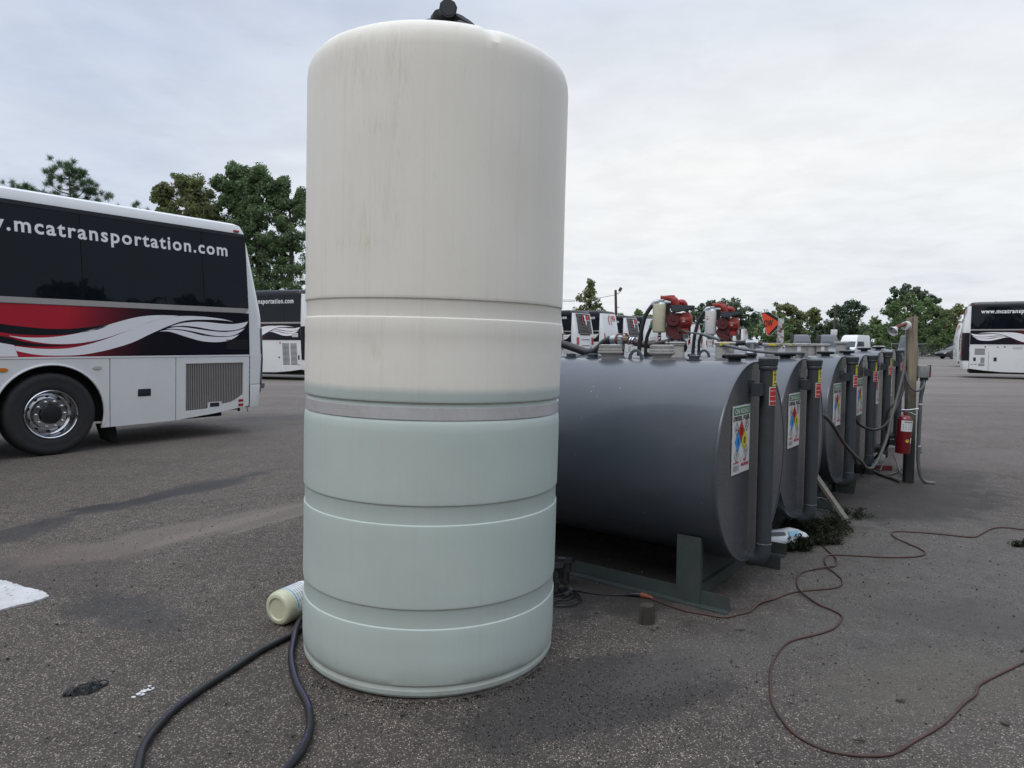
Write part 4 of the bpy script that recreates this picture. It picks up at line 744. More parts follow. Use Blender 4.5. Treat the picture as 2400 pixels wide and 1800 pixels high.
    o = MB(); o.tube([q(870, 800, -.02), q(905, 930, -.03), q(950, 1000, -.03), q(965, 1110, -.02), q(930, 1160, 0)], .015, 8, 4); o.build('cable', 'fit_black', root)
pump(tw(1, -.02, 1.035, ZT+.125), R_(-14), 'red fuel pump with a yellowed cream filter canister, nearer to the white tank', 'filter_cream')
pump(tw(2, 0, 1.16, ZT+.125), R_(-18), 'red fuel pump with a clean white filter canister, farther along the tanks', 'filter_white', 1.06)
# ------------------------------------------------------------------ transfer piping on the tanks
root = thing('transfer_hose', 'thick black hose with galvanised tee and rusty red valve lying along the tank tops', 'hose', tuple(tw(1, 0, 1.53, 0)), RZ)
q = lambda y, z, x=0.0: Vector((x, y-1.53, z))
m = MB(); m.tube([q(2.30, 1.502), q(2.22, 1.500), q(2.08, 1.465), q(1.94, 1.425), q(1.86, 1.425), q(1.80, 1.455), q(1.74, 1.51), q(1.67, 1.54), q(1.60, 1.542)], .037, 14, 5); m.build('hose', 'hose', root)
m = MB(); m.tube([q(1.47, 1.532), q(1.38, 1.505), q(1.28, 1.49), q(1.20, 1.497), q(1.10, 1.512)], .030, 12, 5); m.build('hose', 'rust_hose', root)
m = MB(); m.tube([q(1.32, 1.51, .05), q(1.24, 1.505, .05), q(1.16, 1.52, .05), q(1.06, 1.535, .05)], .024, 10, 4); m.build('hose', 'hose', root)
m = MB(); m.cyl(q(2.42, 1.50), q(2.315, 1.502), .045, .036, 12); m.cyl(q(1.545, 1.54), q(1.49, 1.535), .037, .034, 10); m.build('coupling', 'brass', root)
m = MB()
for y_ in (2.31, 2.275, 2.25): m.cyl(q(y_, 1.502), q(y_-.014, 1.501), .0415, .0415, 16)
for y_ in (1.475, 1.45): m.cyl(q(y_, 1.531), q(y_-.012, 1.528), .035, .035, 14)
m.build('hose_clamp', 'chrome', root)
m = MB(); m.cyl(q(1.665, 1.54), q(1.60, 1.542), .042, .04, 12); m.cyl(q(1.585, 1.541), q(1.55, 1.54), .043, .043, 12); m.cyl(q(1.57, 1.54), q(1.57, 1.455), .04, .036, 12); m.rbox(q(1.57, 1.54), (.08, .07, .07), .02); m.build('tee', 'galv', root)
m = MB(); m.cyl(q(1.607, 1.541), q(1.585, 1.541), .050, .050, 10); m.build('union_ring', 'rust', root)
m = MB(); m.cyl(q(1.57, 1.455), q(1.57, 1.40), .034, .032, 8); m.build('riser', 'pump_dark', root)
m = MB(); m.cyl(q(1.52, 1.56), q(1.52, 1.592), .01, .01, 8); m.box(q(1.545, 1.596), (.012, .07, .006)); m.tube([q(1.52, 1.593), q(1.50, 1.575), q(1.50, 1.56)], .009, 6); m.build('valve_handle', 'rust', root)
root = thing('transfer_pipe', 'galvanised tee joint between two black hoses beside the yellow tagged pots', 'pipe fitting', tuple(tw(2, 0, .86, 0)), RZ)
q = lambda y, z, x=0.0: Vector((x, y-.86, z))
m = MB(); m.tube([q(1.10, 1.515), q(1.02, 1.516), q(.93, 1.520)], .026, 12, 3); m.build('hose', 'hose', root)
m = MB(); m.tube([q(.80, 1.52), q(.74, 1.505), q(.69, 1.50), q(.60, 1.505)], .022, 12, 4); m.build('hose', 'rust_hose', root)
m = MB(); m.cyl(q(.93, 1.52), q(.80, 1.522), .030, .028, 12); m.cyl(q(.865, 1.52), q(.865, 1.44), .028, .028, 12); m.cyl(q(.925, 1.52), q(.91, 1.52), .036, .036, 8); m.cyl(q(.82, 1.52), q(.805, 1.52), .034, .034, 8); m.build('tee', 'galv', root)
m = MB(); m.cyl(q(.865, 1.44), q(.865, 1.40), .026, .026, 8); m.build('riser', 'pump_dark', root)
m = MB(); m.tube([tw(1, -.03, .99, 1.625), tw(1, -.05, .90, 1.600), tw(1, -.05, .80, 1.585), tw(1, -.05, .66, 1.545)], .008, 8, 5); m.tube([tw(1, -.05, .80, 1.588), tw(1, -.05, .64, 1.54)], .0125, 8); m.tube([tw(1, -.09, .60, 1.50), tw(1, -.10, .42, 1.463), tw(1, -.08, .2, 1.44), tw(1, 0, .0+.02, 1.44), tw(1, .1, -.1+.14, 1.42)], .012, 8, 5)
tag(m.build('conduit', 'conduit'), 'thin grey conduit running from the first red pump down past the yellow tagged mount', 'conduit')
# ------------------------------------------------------------------ post with lamp, box, conduit
root = thing('wooden_post', 'weathered square timber post, pale at the top, greenish below, beside the tank row', 'post', (4.362, 7.445, 0)); root.rotation_euler = (R_(-.4), R_(-.6), R_(-14))
m = MB(); rg = random.Random(3); pr = [(-.040, -.055), (.048, -.058), (.052, .050), (-.038, .054)]
lv = []; vs = []
for i in range(19):
    z_ = -.02+i*1.83/18; k = 1+rg.uniform(-.012, .012); vs += [(a*k+.003*math.sin(z_*3), b*k, z_+(.0 if i < 18 else (.012 if a > 0 else -.004))) for a, b in pr]
m.add(vs, [(i*4+j, i*4+(j+1) % 4, i*4+4+(j+1) % 4, i*4+4+j) for i in range(18) for j in range(4)]+[(72, 73, 74, 75)]); m.build('timber', 'post_wood', root, 30, .006)
m = MB(); m.box((-.052, .0, 1.45), (.010, .03, .62)); m.build('batten', 'box_grey', root); m = MB(); m.box((.066, .0, 1.30), (.014, .03, .36)); m.build('batten', 'box_grey', root)
root = thing('yard_lamp', 'white cone shaded lamp on a rusty arm and round base fixed to the post top', 'lamp', (4.285, 7.37, 1.715))
m = MB(); m.cyl((-.03, .02, 0), (-.068, -.01, 0), .05, .045, 20); m.cyl((-.068, -.01, 0), (-.075, -.015, 0), .02, .02, 10); m.build('junction_box', 'lamp_w', root)
m = MB(); m.tube([(-.06, -.01, .015), (-.11, -.03, .002), (-.16, -.05, -.012), (-.19, -.06, -.025)], [.02, .018, .022, .02], 10, 3); m.build('arm', 'rust', root)
m = MB(); Mx = Matrix.Translation((-.185, -.06, -.026)) @ Vector((-.62, -.28, -.42)).to_track_quat('Z', 'Y').to_matrix().to_4x4(); m.lathe([(.016, 0), (.022, .006), (.030, .024), (.052, .068), (.055, .075), (.052, .075), (.028, .026), (.012, .02)], M=Mx, seg=24, caps=False); m.build('shade', 'lamp_w', root)
m = MB(); m.lathe([(.012, .02), (.02, .03), (.024, .045), (.015, .058), (.002, .062)], M=Mx, seg=14); m.build('bulb', 'lamp_w', root)
root = thing('switch_box', 'grey weatherproof switch box with a red pilot strip on the right of the post', 'electrical box', (4.465, 7.41, 1.22))
m = MB(); m.rbox((-.01, 0, 0), (.115, .09, .135), .012, n=3); m.rbox((-.01, -.045, 0), (.10, .012, .12), .01); m.build('enclosure', 'box_grey', root)
m = MB(); m.rbox((.062, 0, .0), (.028, .04, .128), .006); m.lathe([(.02, .062), (.02, .072)], M=Matrix.Translation((.062, 0, 0)), seg=10); m.build('side_switch', 'slate', root)
m = MB(); m.box((.064, -.023, -.035), (.014, .006, .045)); m.build('red_pilot', 'st_red', root)
m = MB(); m.cyl((.0, 0, -.068), (.0, 0, -.10), .03, .03, 12); m.cyl((.035, 0, -.068), (.035, 0, -.095), .022, .022, 12); m.build('conduit_hub', 'slate', root)
def tubething(name, label, cat, pts, r, mat, group=None, seg=9, n=6):
    m = MB(); m.tube(pts, r, seg, n); o = m.build(name, mat, smooth=60); return tag(o, label, cat, group)
G1 = 'hoses and cables around the wooden post'
c1 = [(4.455, 7.40, 1.12), (4.445, 7.40, .93), (4.442, 7.40, .633), (4.44, 7.40, .327), (4.45, 7.39, .174), (4.477, 7.38, .061), (4.525, 7.37, .014), (4.60, 7.34, .012)]
o = tubething('conduit', 'grey conduit strapped down the right side of the post and splaying out at its foot', 'conduit', c1, .019, 'conduit', G1)
m = MB()
for z_ in (.86, .40): m.lathe([(.0205, z_), (.0205, z_+.014)], M=Matrix.Translation((4.443, 7.40, 0)), seg=12)
s = m.build('strap', 'st_white', o)
tubething('conduit', 'thinner grey conduit slanting in behind the strapped one from the switch box', 'conduit', [(4.50, 7.43, 1.13), (4.49, 7.44, 1.016), (4.478, 7.46, .873), (4.478, 7.48, .629), (4.485, 7.48, .45), (4.50, 7.46, .38), (4.485, 7.43, .33)], .013, 'conduit', G1)
tubething('hose', 'long dusty hose sagging low from between the second and third tanks, then up the post', 'hose', [(2.50, 5.80, 1.0), (2.552, 5.705, .953), (2.602, 5.755, .928), (2.728, 5.879, .868), (2.854, 6.003, .773), (3.021, 6.168, .614), (3.214, 6.358, .473), (3.36, 6.502, .388), (3.427, 6.569, .331), (3.513, 6.654, .293), (3.608, 6.747, .295), (3.739, 6.876, .382), (3.888, 7.023, .561), (3.976, 7.11, .764), (4.109, 7.241, .998), (4.222, 7.353, 1.24), (4.27, 7.42, 1.37)], .0155, 'tan_hose', G1)
tubething('hose', 'shorter black hose hanging in a loop between the third tank pipe and the post', 'hose', [(3.34, 6.80, .87), (3.371, 6.697, .814), (3.404, 6.723, .765), (3.468, 6.773, .714), (3.595, 6.873, .66), (3.725, 6.974, .636), (3.872, 7.089, .649), (4.003, 7.192, .726), (4.117, 7.281, .846), (4.214, 7.356, .99), (4.272, 7.426, 1.137), (4.275, 7.45, 1.28)], .014, 'hose', G1)
tubething('hose', 'dusty hose lying on the ground left of the post foot', 'hose', [(4.33, 8.25, .02), (4.3, 8.1, .018), (4.249, 7.78, .018), (4.26, 7.565, .018), (4.25, 7.38, .018)], .018, 'tan_hose', G1)
tubething('cable', 'grey cable looping in a U round the front of the post below the switch box', 'cable', [(4.262, 7.47, 1.42), (4.262, 7.42, 1.30), (4.262, 7.38, 1.18), (4.29, 7.352, 1.07), (4.35, 7.345, 1.015), (4.41, 7.35, 1.03), (4.45, 7.36, 1.08), (4.462, 7.39, 1.12)], .012, 'conduit', G1)
tubething('cable', 'black cable curling on the ground from the post foot back to the tanks', 'cable', [(4.32, 7.754, .015), (4.42, 7.85, .012), (4.531, 7.959, .012), (4.725, 8.205, .012), (4.919, 8.465, .012)], .012, 'cable', G1)
tubething('cable', 'thin tangled cable on the ground behind the post foot', 'cable', [(4.856, 9.173, .02), (4.566, 8.587, .02), (4.35, 8.011, .02), (4.497, 8.197, .06), (4.818, 8.595, .12), (4.801, 8.461, .08), (4.564, 7.96, .03), (4.45, 7.622, .012)], .008, 'tan_hose', G1)
tubething('cable', 'black cable bowed down the left side of the post behind the extinguisher', 'cable', [(4.26, 7.5, .9), (4.16, 7.42, .86), (4.10, 7.42, .78), (4.09, 7.42, .62), (4.12, 7.43, .52), (4.16, 7.5, .40), (4.1, 7.62, .25), (4.06, 7.75, .1), (4.08, 7.85, .02)], .014, 'hose', G1)
root = thing('fire_extinguisher', 'dark red fire extinguisher with a pale label hung on the post', 'fire extinguisher', (4.195, 7.275, .345)); root.rotation_euler = (0, R_(2.5), 0)
m = MB(); m.lathe([(.045, 0), (.068, .004), (.072, .02), (.072, .355), (.066, .385), (.045, .408), (.022, .415), (.022, .43)], seg=28); m.build('cylinder', 'ext_red', root)
fc = lambda u, v, off: Vector(((.0725+off)*math.sin(u/.0725), -(.0725+off)*math.cos(u/.0725), v))
m = MB(); [m.slab([(-.07+.014*i, .245), (-.056+.014*i, .245), (-.056+.014*i, .36), (-.07+.014*i, .36)], fc, .0005, .001) for i in range(10)]; lb = m.build('label', 'cap_grey', root, 40); MT['lab2'] = MT['st_white']; lb.data.materials[0] = MT['label_w']
m = MB(); [m.slab([(-.04+.01*i, .335), (-.03+.01*i, .335), (-.03+.01*i, .352), (-.04+.01*i, .352)], fc, .0015, .0015) for i in range(9)]
for r in range(4): [m.slab([(-.055+.024*i, .265+.016*r), (-.04+.024*i, .265+.016*r), (-.04+.024*i, .272+.016*r), (-.055+.024*i, .272+.016*r)], fc, .0015, .0015) for i in range(5)]
m.build('label_print', 'st_grey', lb, 0)
m = MB(); m.slab([(.0+.018*math.cos(a*.628), .145+.018*math.sin(a*.628)) for a in range(10)], fc, .001, .001); m.build('yellow_sticker', 'st_yel', root, 0)
m = MB(); m.slab([(.035, .12), (.055, .12), (.055, .175), (.035, .175)], fc, .001, .001); m.build('inspection_tag', 'st_white', root, 0)
m = MB(); m.lathe([(.02, .43), (.022, .455), (.014, .46)], seg=12); m.build('valve', 'brass', root)
m = MB(); m.tube([(-.05, 0, .468), (.02, 0, .470), (.13, -.01, .49)], .0055, 6); m.tube([(.0, 0, .452), (.06, 0, .44), (.12, 0, .415)], .0055, 6); m.build('lever', 'chrome', root)
m = MB(); m.tube([(-.01, 0, .45), (-.06, 0, .46), (-.095, 0, .42), (-.10, 0, .33), (-.095, 0, .2), (-.088, 0, .12)], .009, 8, 4); m.cyl((-.088, 0, .14), (-.087, 0, .08), .011, .014, 10); m.build('discharge_hose', 'fit_black', root)
# ------------------------------------------------------------------ coaches
SW = {
'white_upper': ([(-0.379, 1.562), (-0.225, 1.542), (0.043, 1.545), (0.327, 1.587), (0.627, 1.673), (0.943, 1.777), (1.192, 1.847), (1.451, 1.882), (1.794, 1.891)], [(-0.379, 1.555), (-0.121, 1.49), (0.11, 1.46), (0.396, 1.469), (0.699, 1.527), (1.021, 1.639), (1.361, 1.775), (1.592, 1.849), (1.794, 1.891)]),
'white_lower': ([(-0.332, 1.432), (-0.097, 1.401), (0.206, 1.397), (0.469, 1.441), (0.746, 1.527), (1.071, 1.657), (1.361, 1.784), (1.628, 1.862), (1.906, 1.888), (2.196, 1.888), (2.499, 1.864), (2.719, 1.823)], [(-0.315, 1.372), (-0.1, 1.322), (0.175, 1.306), (0.466, 1.319), (0.773, 1.379), (1.099, 1.479), (1.356, 1.602), (1.661, 1.739), (1.904, 1.818), (2.195, 1.841), (2.498, 1.842), (2.719, 1.823)]),
'f1': ([(1.661, 1.722), (1.809, 1.77), (1.999, 1.799), (2.234, 1.806), (2.497, 1.789), (2.708, 1.788), (2.881, 1.813), (2.975, 1.837)], [(1.661, 1.722), (1.865, 1.739), (2.094, 1.723), (2.392, 1.682), (2.642, 1.681), (2.814, 1.71), (2.924, 1.761), (2.975, 1.837)]),
'f2': ([(1.597, 1.685), (1.771, 1.719), (1.997, 1.706), (2.291, 1.671), (2.557, 1.657), (2.77, 1.684), (2.913, 1.722)], [(1.597, 1.685), (1.77, 1.688), (1.996, 1.662), (2.289, 1.606), (2.493, 1.589), (2.682, 1.601), (2.835, 1.662), (2.913, 1.722)]),
'f3': ([(1.498, 1.648), (1.678, 1.678), (1.919, 1.655), (2.189, 1.595), (2.493, 1.576), (2.682, 1.592), (2.812, 1.622)], [(1.498, 1.648), (1.659, 1.645), (1.88, 1.582), (2.148, 1.511), (2.388, 1.494), (2.596, 1.514), (2.724, 1.563), (2.812, 1.622)]),
'blk1': ([(-1.6, 1.93), (-1.0, 1.80), (-0.475, 1.708), (-0.221, 1.677), (0.047, 1.657), (0.329, 1.663), (0.597, 1.697), (0.847, 1.747)], [(-1.6, 1.86), (-1.0, 1.70), (-0.478, 1.605), (-0.224, 1.576), (0.113, 1.576), (0.4, 1.604), (0.657, 1.657), (0.847, 1.747)]),
'blk2': ([(-1.6, 1.70), (-1.0, 1.62), (-0.48, 1.558), (-0.386, 1.54), (-0.227, 1.489), (-0.028, 1.459), (0.208, 1.447), (0.381, 1.453)], [(-1.6, 1.62), (-1.0, 1.54), (-0.483, 1.473), (-0.332, 1.444), (-0.096, 1.426), (0.179, 1.432), (0.381, 1.453)])}
def closed(key, dz=0.0):
    a, b = SW[key]; A_ = catmull([(p[0], p[1], 0) for p in a], 4); B_ = catmull([(p[0], p[1], 0) for p in b], 4)
    pts = [(p.x, p.y+dz) for p in A_]+[(p.x, p.y+dz) for p in B_[::-1]]; out = []
    for p in pts:
        if not out or math.hypot(p[0]-out[-1][0], p[1]-out[-1][1]) > 1e-4: out.append(p)
    return out
ST = {'A': dict(zb=1.285, zs=1.965, zt=2.05, zw=3.256, zr=3.45), 'B': dict(zb=1.57, zs=2.22, zt=2.29, zw=3.38, zr=3.57)}
def coach(style, name, label, loc, rz, group, side=-1, rear='A', seams=(1.745, .80), glass_seams=(2.22, .485, -1.25, -3.0, -4.75, -6.5), detail=True, other=False, length=12.9, corner=True, hscale=1.0):
    S = ST[style]; zb, zs, zt, zw, zr = (S[k] for k in ('zb', 'zs', 'zt', 'zw', 'zr')); dzs = zs-1.965
    XF = 3.0-length; HW = 1.27
    root = thing(name, label, 'coach', loc, rz, group)
    def hw(z): return HW-.05*max(0, zb-z)-.055*max(0, z-zt)
    def xr(z): return float(np.interp(z, [.35, .75, 1.3, 1.9, zt, zt+.8, zw, zr-.06, zr], [3.23, 3.29, 3.31, 3.295, 3.27, 3.13, 3.055, 3.0, 2.92]))
    def xf(z): return XF-float(np.interp(z, [.3, .7, 1.4, 2.2, 3.2, zr], [.32, .40, .36, .24, .0, -.12]))
    SD = lambda s: (lambda u, z, off: Vector((u, s*(hw(z)+off), z)))
    def half(z, h, ex=0.0):
        R, F = xr(z)-ex, xf(z)+ex; r, rf = min(.15, h*.5), min(.38, h*.6); P = []
        for t_ in (0, .35, .7): P.append((F-.10*(1-t_*t_), t_*(h-rf)))
        for k in range(6): a = R_(180-90*k/5); P.append((F+rf+rf*math.cos(a), h-rf+rf*math.sin(a)))
        for t_ in (.25, .5, .75): P.append((F+rf+(R-r-F-rf)*t_, h))
        for k in range(7): a = R_(90-90*k/6); P.append((R-r+r*math.cos(a), h-r+r*math.sin(a)))
        for t_ in (.7, .35, 0): P.append((R+.04*(1-t_*t_), t_*(h-r)))
        return P
    def ring(z, h, ex=0.0):
        P = half(z, h, ex); return [Vector((a, b, z)) for a, b in P]+[Vector((a, -b, z)) for a, b in P[-2:0:-1]]
    def stack(levels):
        m = MB(); rs = [ring(*l) for l in levels]; n = len(rs[0]); vs = [p for r in rs for p in r]
        fs = [(l*n+i, l*n+(i+1) % n, (l+1)*n+(i+1) % n, (l+1)*n+i) for l in range(len(rs)-1) for i in range(n)]+[tuple(range(n)), tuple(range((len(rs)-1)*n, len(rs)*n))]
        return m.add(vs, fs)
    RRf = lambda y, z, off: Vector((xr(z)+.04*(1-min(1, (y/(hw(z)-.15)))**2)+off, y, z))
    roof_black = style == 'B'
    zz = [zb-.02, 1.9, zs, zt, zt+.4, zt+.8, zw-.1, zw]; zz = sorted(set(z for z in zz if z >= zb-.02))
    stack([(z, hw(z)-.012) for z in zz]).build('body', 'white_paint', root, 32)
    stack([(zw+.003, hw(zw)-.008), (zw+.05, hw(zw)-.012), (zr-.06, hw(zw)-.045), (zr-.025, hw(zw)-.12), (zr, hw(zw)-.34, .2)]).build('roof', 'black_paint' if roof_black else 'white_roof', root, 32)
    u = MB(); u.box(((XF+3.0)/2, 0, .80 if style == 'A' else .72), (length-.1, 2.02, .86 if style == 'A' else 1.0)); u.box((2.0, 0, .36), (1.6, 1.5, .2)); u.build('underbody', 'dark_under', root, 0)  # underside box, made deeper on style B to stand for the shade beneath
    # rear lower fascia and bumper
    f = MB(); lv = [(z, hw(z)) for z in (.80, 1.0, 1.3, zb-.025)]
    def rear_shell(levels, u0):
        m = MB(); rows = []
        for z, h in levels:
            P = [p for p in half(z, h) if p[0] > u0+.02]; P = [(u0, h)]+P; rows.append([Vector((a, b, z)) for a, b in P]+[Vector((a, -b, z)) for a, b in P[-2::-1]])
        n = min(len(r) for r in rows); vs = [p for r in rows for p in r[:n]]
        fs = [(l*n+i, l*n+i+1, (l+1)*n+i+1, (l+1)*n+i) for l in range(len(rows)-1) for i in range(n-1)]+[tuple(range(n)), tuple(range((len(rows)-1)*n, len(rows)*n))]; return m.add(vs, fs)
    rear_shell(lv, 3.008).build('rear_panel', 'white_paint', root, 32)
    bp = rear_shell([(.42, hw(.42)), (.46, hw(.46)+.006), (.76, hw(.76)+.008), (.792, hw(.79)+.002)], 3.008).build('rear_bumper', 'white_paint', root, 32)
    arches = [.07, -1.32, -7.9]
    ctr = 0
    for s in ((-1, 1) if other else (side,)):
        F = SD(s); main = (s == side)
        # lower skirt panels
        sm = sorted([3.0]+list(seams)+[-.62-.02, -1.99, -3.4, -4.9, -6.3, -7.2, -8.6, XF+.35], reverse=True)
        if style == 'B': sm = [3.0, 2.25, .87, -.625, -2.05, -3.4, -4.9, -6.3, -7.2, -8.6, XF+.35]
        bot = lambda uu: float(np.interp(uu, [.7, 1.74, 2.4, 3.0], [.30, .31, .365, .445]))
        for a, b in zip(sm[1:], sm[:-1]):
            a_, b_ = a+.006, b-.006; ac = [c for c in arches if a-.2 < c < b+.2]
            bots = [(u_, bot(u_)) for u_ in np.linspace(a_, b_, 7)]
            if ac:
                c = ac[0]; arc = [(c+.655*math.cos(t_), .53+.655*math.sin(t_)) for t_ in np.linspace(math.pi+.34, -.34, 25)]; arc = [p for p in arc if a_+.02 < p[0] < b_-.02]
                if arc[0][1] < .6: left = [(a_, bot(a_)), (arc[0][0], bot(a_))]
                else: left = [(a_, max(bot(a_), arc[0][1]))]
                right = [(arc[-1][0], bot(b_)), (b_, bot(b_))] if arc[-1][1] < .6 else [(b_, arc[-1][1])]
                pts = left+arc+right
            else: pts = bots
            m = MB(); ps = pts+[(b_, zb-.022), (a_, zb-.022)]
            pn = None
            if style == 'A' and a == seams[0] and main:
                gr = [(1.90, .44), (1.90, 1.165), (2.885, 1.165), (2.885, .64), (2.79, .575), (2.68, .528), (2.52, .508), (2.50, .508), (2.50, .545), (2.27, .545), (2.27, .452), (2.1, .445)]
                m.slab(ps, F, -.03, 0.0, [gr[::-1]]); pn = m.build('engine_door', 'white_paint', root, 0)
                bk = MB(); bk.slab([(1.88, .42), (2.9, .42), (2.9, 1.18), (1.88, 1.18)], F, -.045, -.036); bk.build('grille_recess', 'dark_under', pn, 0)
                sl_ = MB(); ns = 34
                for i in range(ns):
                    uc = 1.915+(2.875-1.915)*i/(ns-1); z0 = float(np.interp(uc, [1.9, 2.1, 2.26, 2.27, 2.50, 2.51, 2.68, 2.79, 2.885], [.445, .449, .456, .545, .545, .512, .53, .577, .64])); sl_.slab([(uc-.006, z0), (uc+.006, z0), (uc+.006, 1.163), (uc-.006, 1.163)], F, -.030, -.012)
                sl_.build('grille_slats', 'strip', pn, 0)
            else:
                m.slab(ps, F, -.03, 0.0); pn = m.build('side_panel' if not ac else 'wheel_arch_panel', 'white_paint', root, 0)
            if ac:
                fl = MB(); c = ac[0]; fl.tube([F(c+.662*math.cos(t_), .53+.662*math.sin(t_), .004) for t_ in np.linspace(math.pi+.30, -.30, 31) if a_-.03 < c+.662*math.cos(t_) < b_+.03], .014, 6); fl.build('arch_lip', 'white_paint', pn)
            if not detail: continue
            if style == 'A' and a == seams[1] and main:
                h_ = MB(); h_.slab([(1.182, .705), (1.368, .705), (1.368, .812), (1.182, .812)], F, 0, .006); hh = h_.build('handle', 'black_plastic', pn, 0, .004); h_ = MB(); h_.slab([(1.20, .735), (1.35, .735), (1.35, .75), (1.20, .75)], F, .006, .012); h_.build('latch', 'dark_under', hh, 0)
            elif not ac and (a, b) != (seams[0], 3.0) and style == 'A':
                uc = (a+b)/2; h_ = MB(); h_.slab([(uc-.09, .705), (uc+.09, .705), (uc+.09, .812), (uc-.09, .812)], F, 0, .006); h_.build('handle', 'black_plastic', pn, 0, .004)
        tl = MB(); tl.slab([(XF+.35, zb-.018), (2.998, zb-.018), (2.998, zb+.006), (XF+.35, zb+.006)], F, -.02, .006); tl.build('panel_trim', 'white_paint', root, 0, .002)
        # flank print
        m = MB(); m.slab([(XF+.4, zb+.008), (2.998, zb+.008), (2.998, zs), (XF+.4, zs)], F, -.01, .002)
        bd = m.build('flank_print', 'band', root, 0)
        if side == 1: pass
        for key, mt in (('white_upper', 'graphic'), ('white_lower', 'graphic'), ('f1', 'graphic'), ('f2', 'graphic'), ('f3', 'graphic'), ('blk1', 'black_paint'), ('blk2', 'black_paint')):
            m = MB(); m.slab(closed(key, dzs), F, .004, .004); m.build('swoosh' if mt == 'graphic' else 'black_curve', mt, bd, 0)
        m = MB(); m.slab([(-2.6, 1.31+dzs), (-.298, 1.30+dzs), (-.338, 1.444+dzs), (-.483, 1.473+dzs), (-1.0, 1.535+dzs), (-1.6, 1.60+dzs), (-2.6, 1.70+dzs)], F, .0045, .0045); m.build('swoosh', 'graphic', bd, 0)
        # belt strip
        st_ = MB(); st_.slab([(XF+.5, zs+.004), (2.93, zs+.004), (2.998, zt-.004), (XF+.5, zt-.004)], F, -.01, .012); st_.build('belt_strip', 'strip', root, 0, .003)
        # glazing
        g = MB(); edges = [2.998]+list(glass_seams)+[-8.2, XF+.75]
        for b, a in zip(edges[:-1], edges[1:]): g.slab([(a+.006, zt+.002), (b-.006, zt+.002), (b-.006, zw-.062), (a+.006, zw-.062)], F, -.006, .004)
        gl = g.build('side_glazing', 'glass', root, 0)
        m = MB(); m.slab([(XF+.75, zt), (2.995, zt), (2.995, zw-.01), (XF+.75, zw-.01)], F, -.010, -.004); m.build('window_rubber', 'dark_under', gl, 0)
        m = MB(); m.slab([(XF+.75, zw-.056), (2.998, zw-.056), (2.998, zw), (XF+.75, zw)], F, -.006, .006); m.build('glazing_top_rail', 'black_paint', gl, 0)
        # lettering
        zb_ = 2.870 if style == 'A' else 3.02; hx = .14
        if s == -1: TF = lambda u_, v_, off: F(u_, v_, off+.006)
        else: TF = lambda u_, v_, off: F(-u_, v_, off+.006)
        tx = MB(); cap = hx/.52*.70
        if s == -1: tx.text('www.mcatransportation.com', TF, 2.655, zb_, cap, 3.66 if style == 'A' else 3.0, 'r', .002, .022, 1.18)
        else: tx.text('www.mcatransportation.com', TF, -2.62, zb_, cap, 2.95, 'l', .002, .03, 1.15)
        tx.build('web_address_lettering', 'letter', gl, 0)
        for c in arches:
            wl_ = thing_wheel(c, s, root, detail and main)
        if detail:
            m = MB(); 
            for c_, mt, nm in ((-.465, 'lens_amber', 'side_marker'), (.634, 'lens_clear', 'side_lamp')):
                m = MB(); m.slab([(c_+.062*math.cos(a), 1.135+(zb-1.285)+.026*math.sin(a)) for a in np.linspace(0, 6.283, 13)[:-1]], F, 0, .012); m.build(nm, mt, root, 0, .004)
            m = MB(); m.slab([(2.79, zw+.02), (2.885, zw+.02), (2.885, zw+.052), (2.79, zw+.052)], F, -.01, .012); q = m.build('marker_lamp', 'lens_red', root, 0, .003)
        if style == 'A' and main:
            m = MB()
            for i in range(6):
                for j in range(9): m.slab([(2.58+j*.043, 1.385+i*.027), (2.612+j*.043, 1.385+i*.027), (2.612+j*.043, 1.40+i*.027), (2.58+j*.043, 1.40+i*.027)], F, .004, .010)
            m.build('vent_grid', 'black_plastic', root, 0)
            for z0, mt in ((.52, 'lens_red'), (.447, 'lens_red')):
                m = MB(); m.slab([(2.80, z0), (2.89, z0), (2.89, z0+.042), (2.80, z0+.042)], F, 0, .008); m.build('reflector', mt, root, 0, .003)
            m = MB(); m.slab([(2.30, .47), (2.46, .47), (2.46, .535), (2.30, .535)], F, -.02, .004); m.build('grille_handle', 'black_plastic', root, 0, .003)
            m = MB(); m.cyl((2.86, s*1.15, .43), (2.86, s*1.15, .36), .018, .022, 8); m.cyl((3.03, s*1.12, .42), (3.05, s*1.12, .33), .006, .006, 6); m.build('drain_stub', 'dark_under', root)
            m = MB(); m.slab([(.86, .30), (.92, .08), (1.02, .02), (1.03, .05), (1.0, .30)], lambda u_, v_, off: Vector((u_, s*(.95+off), v_)), -.3, 0.0); m.build('mud_flap', 'dark_under', root, 0)
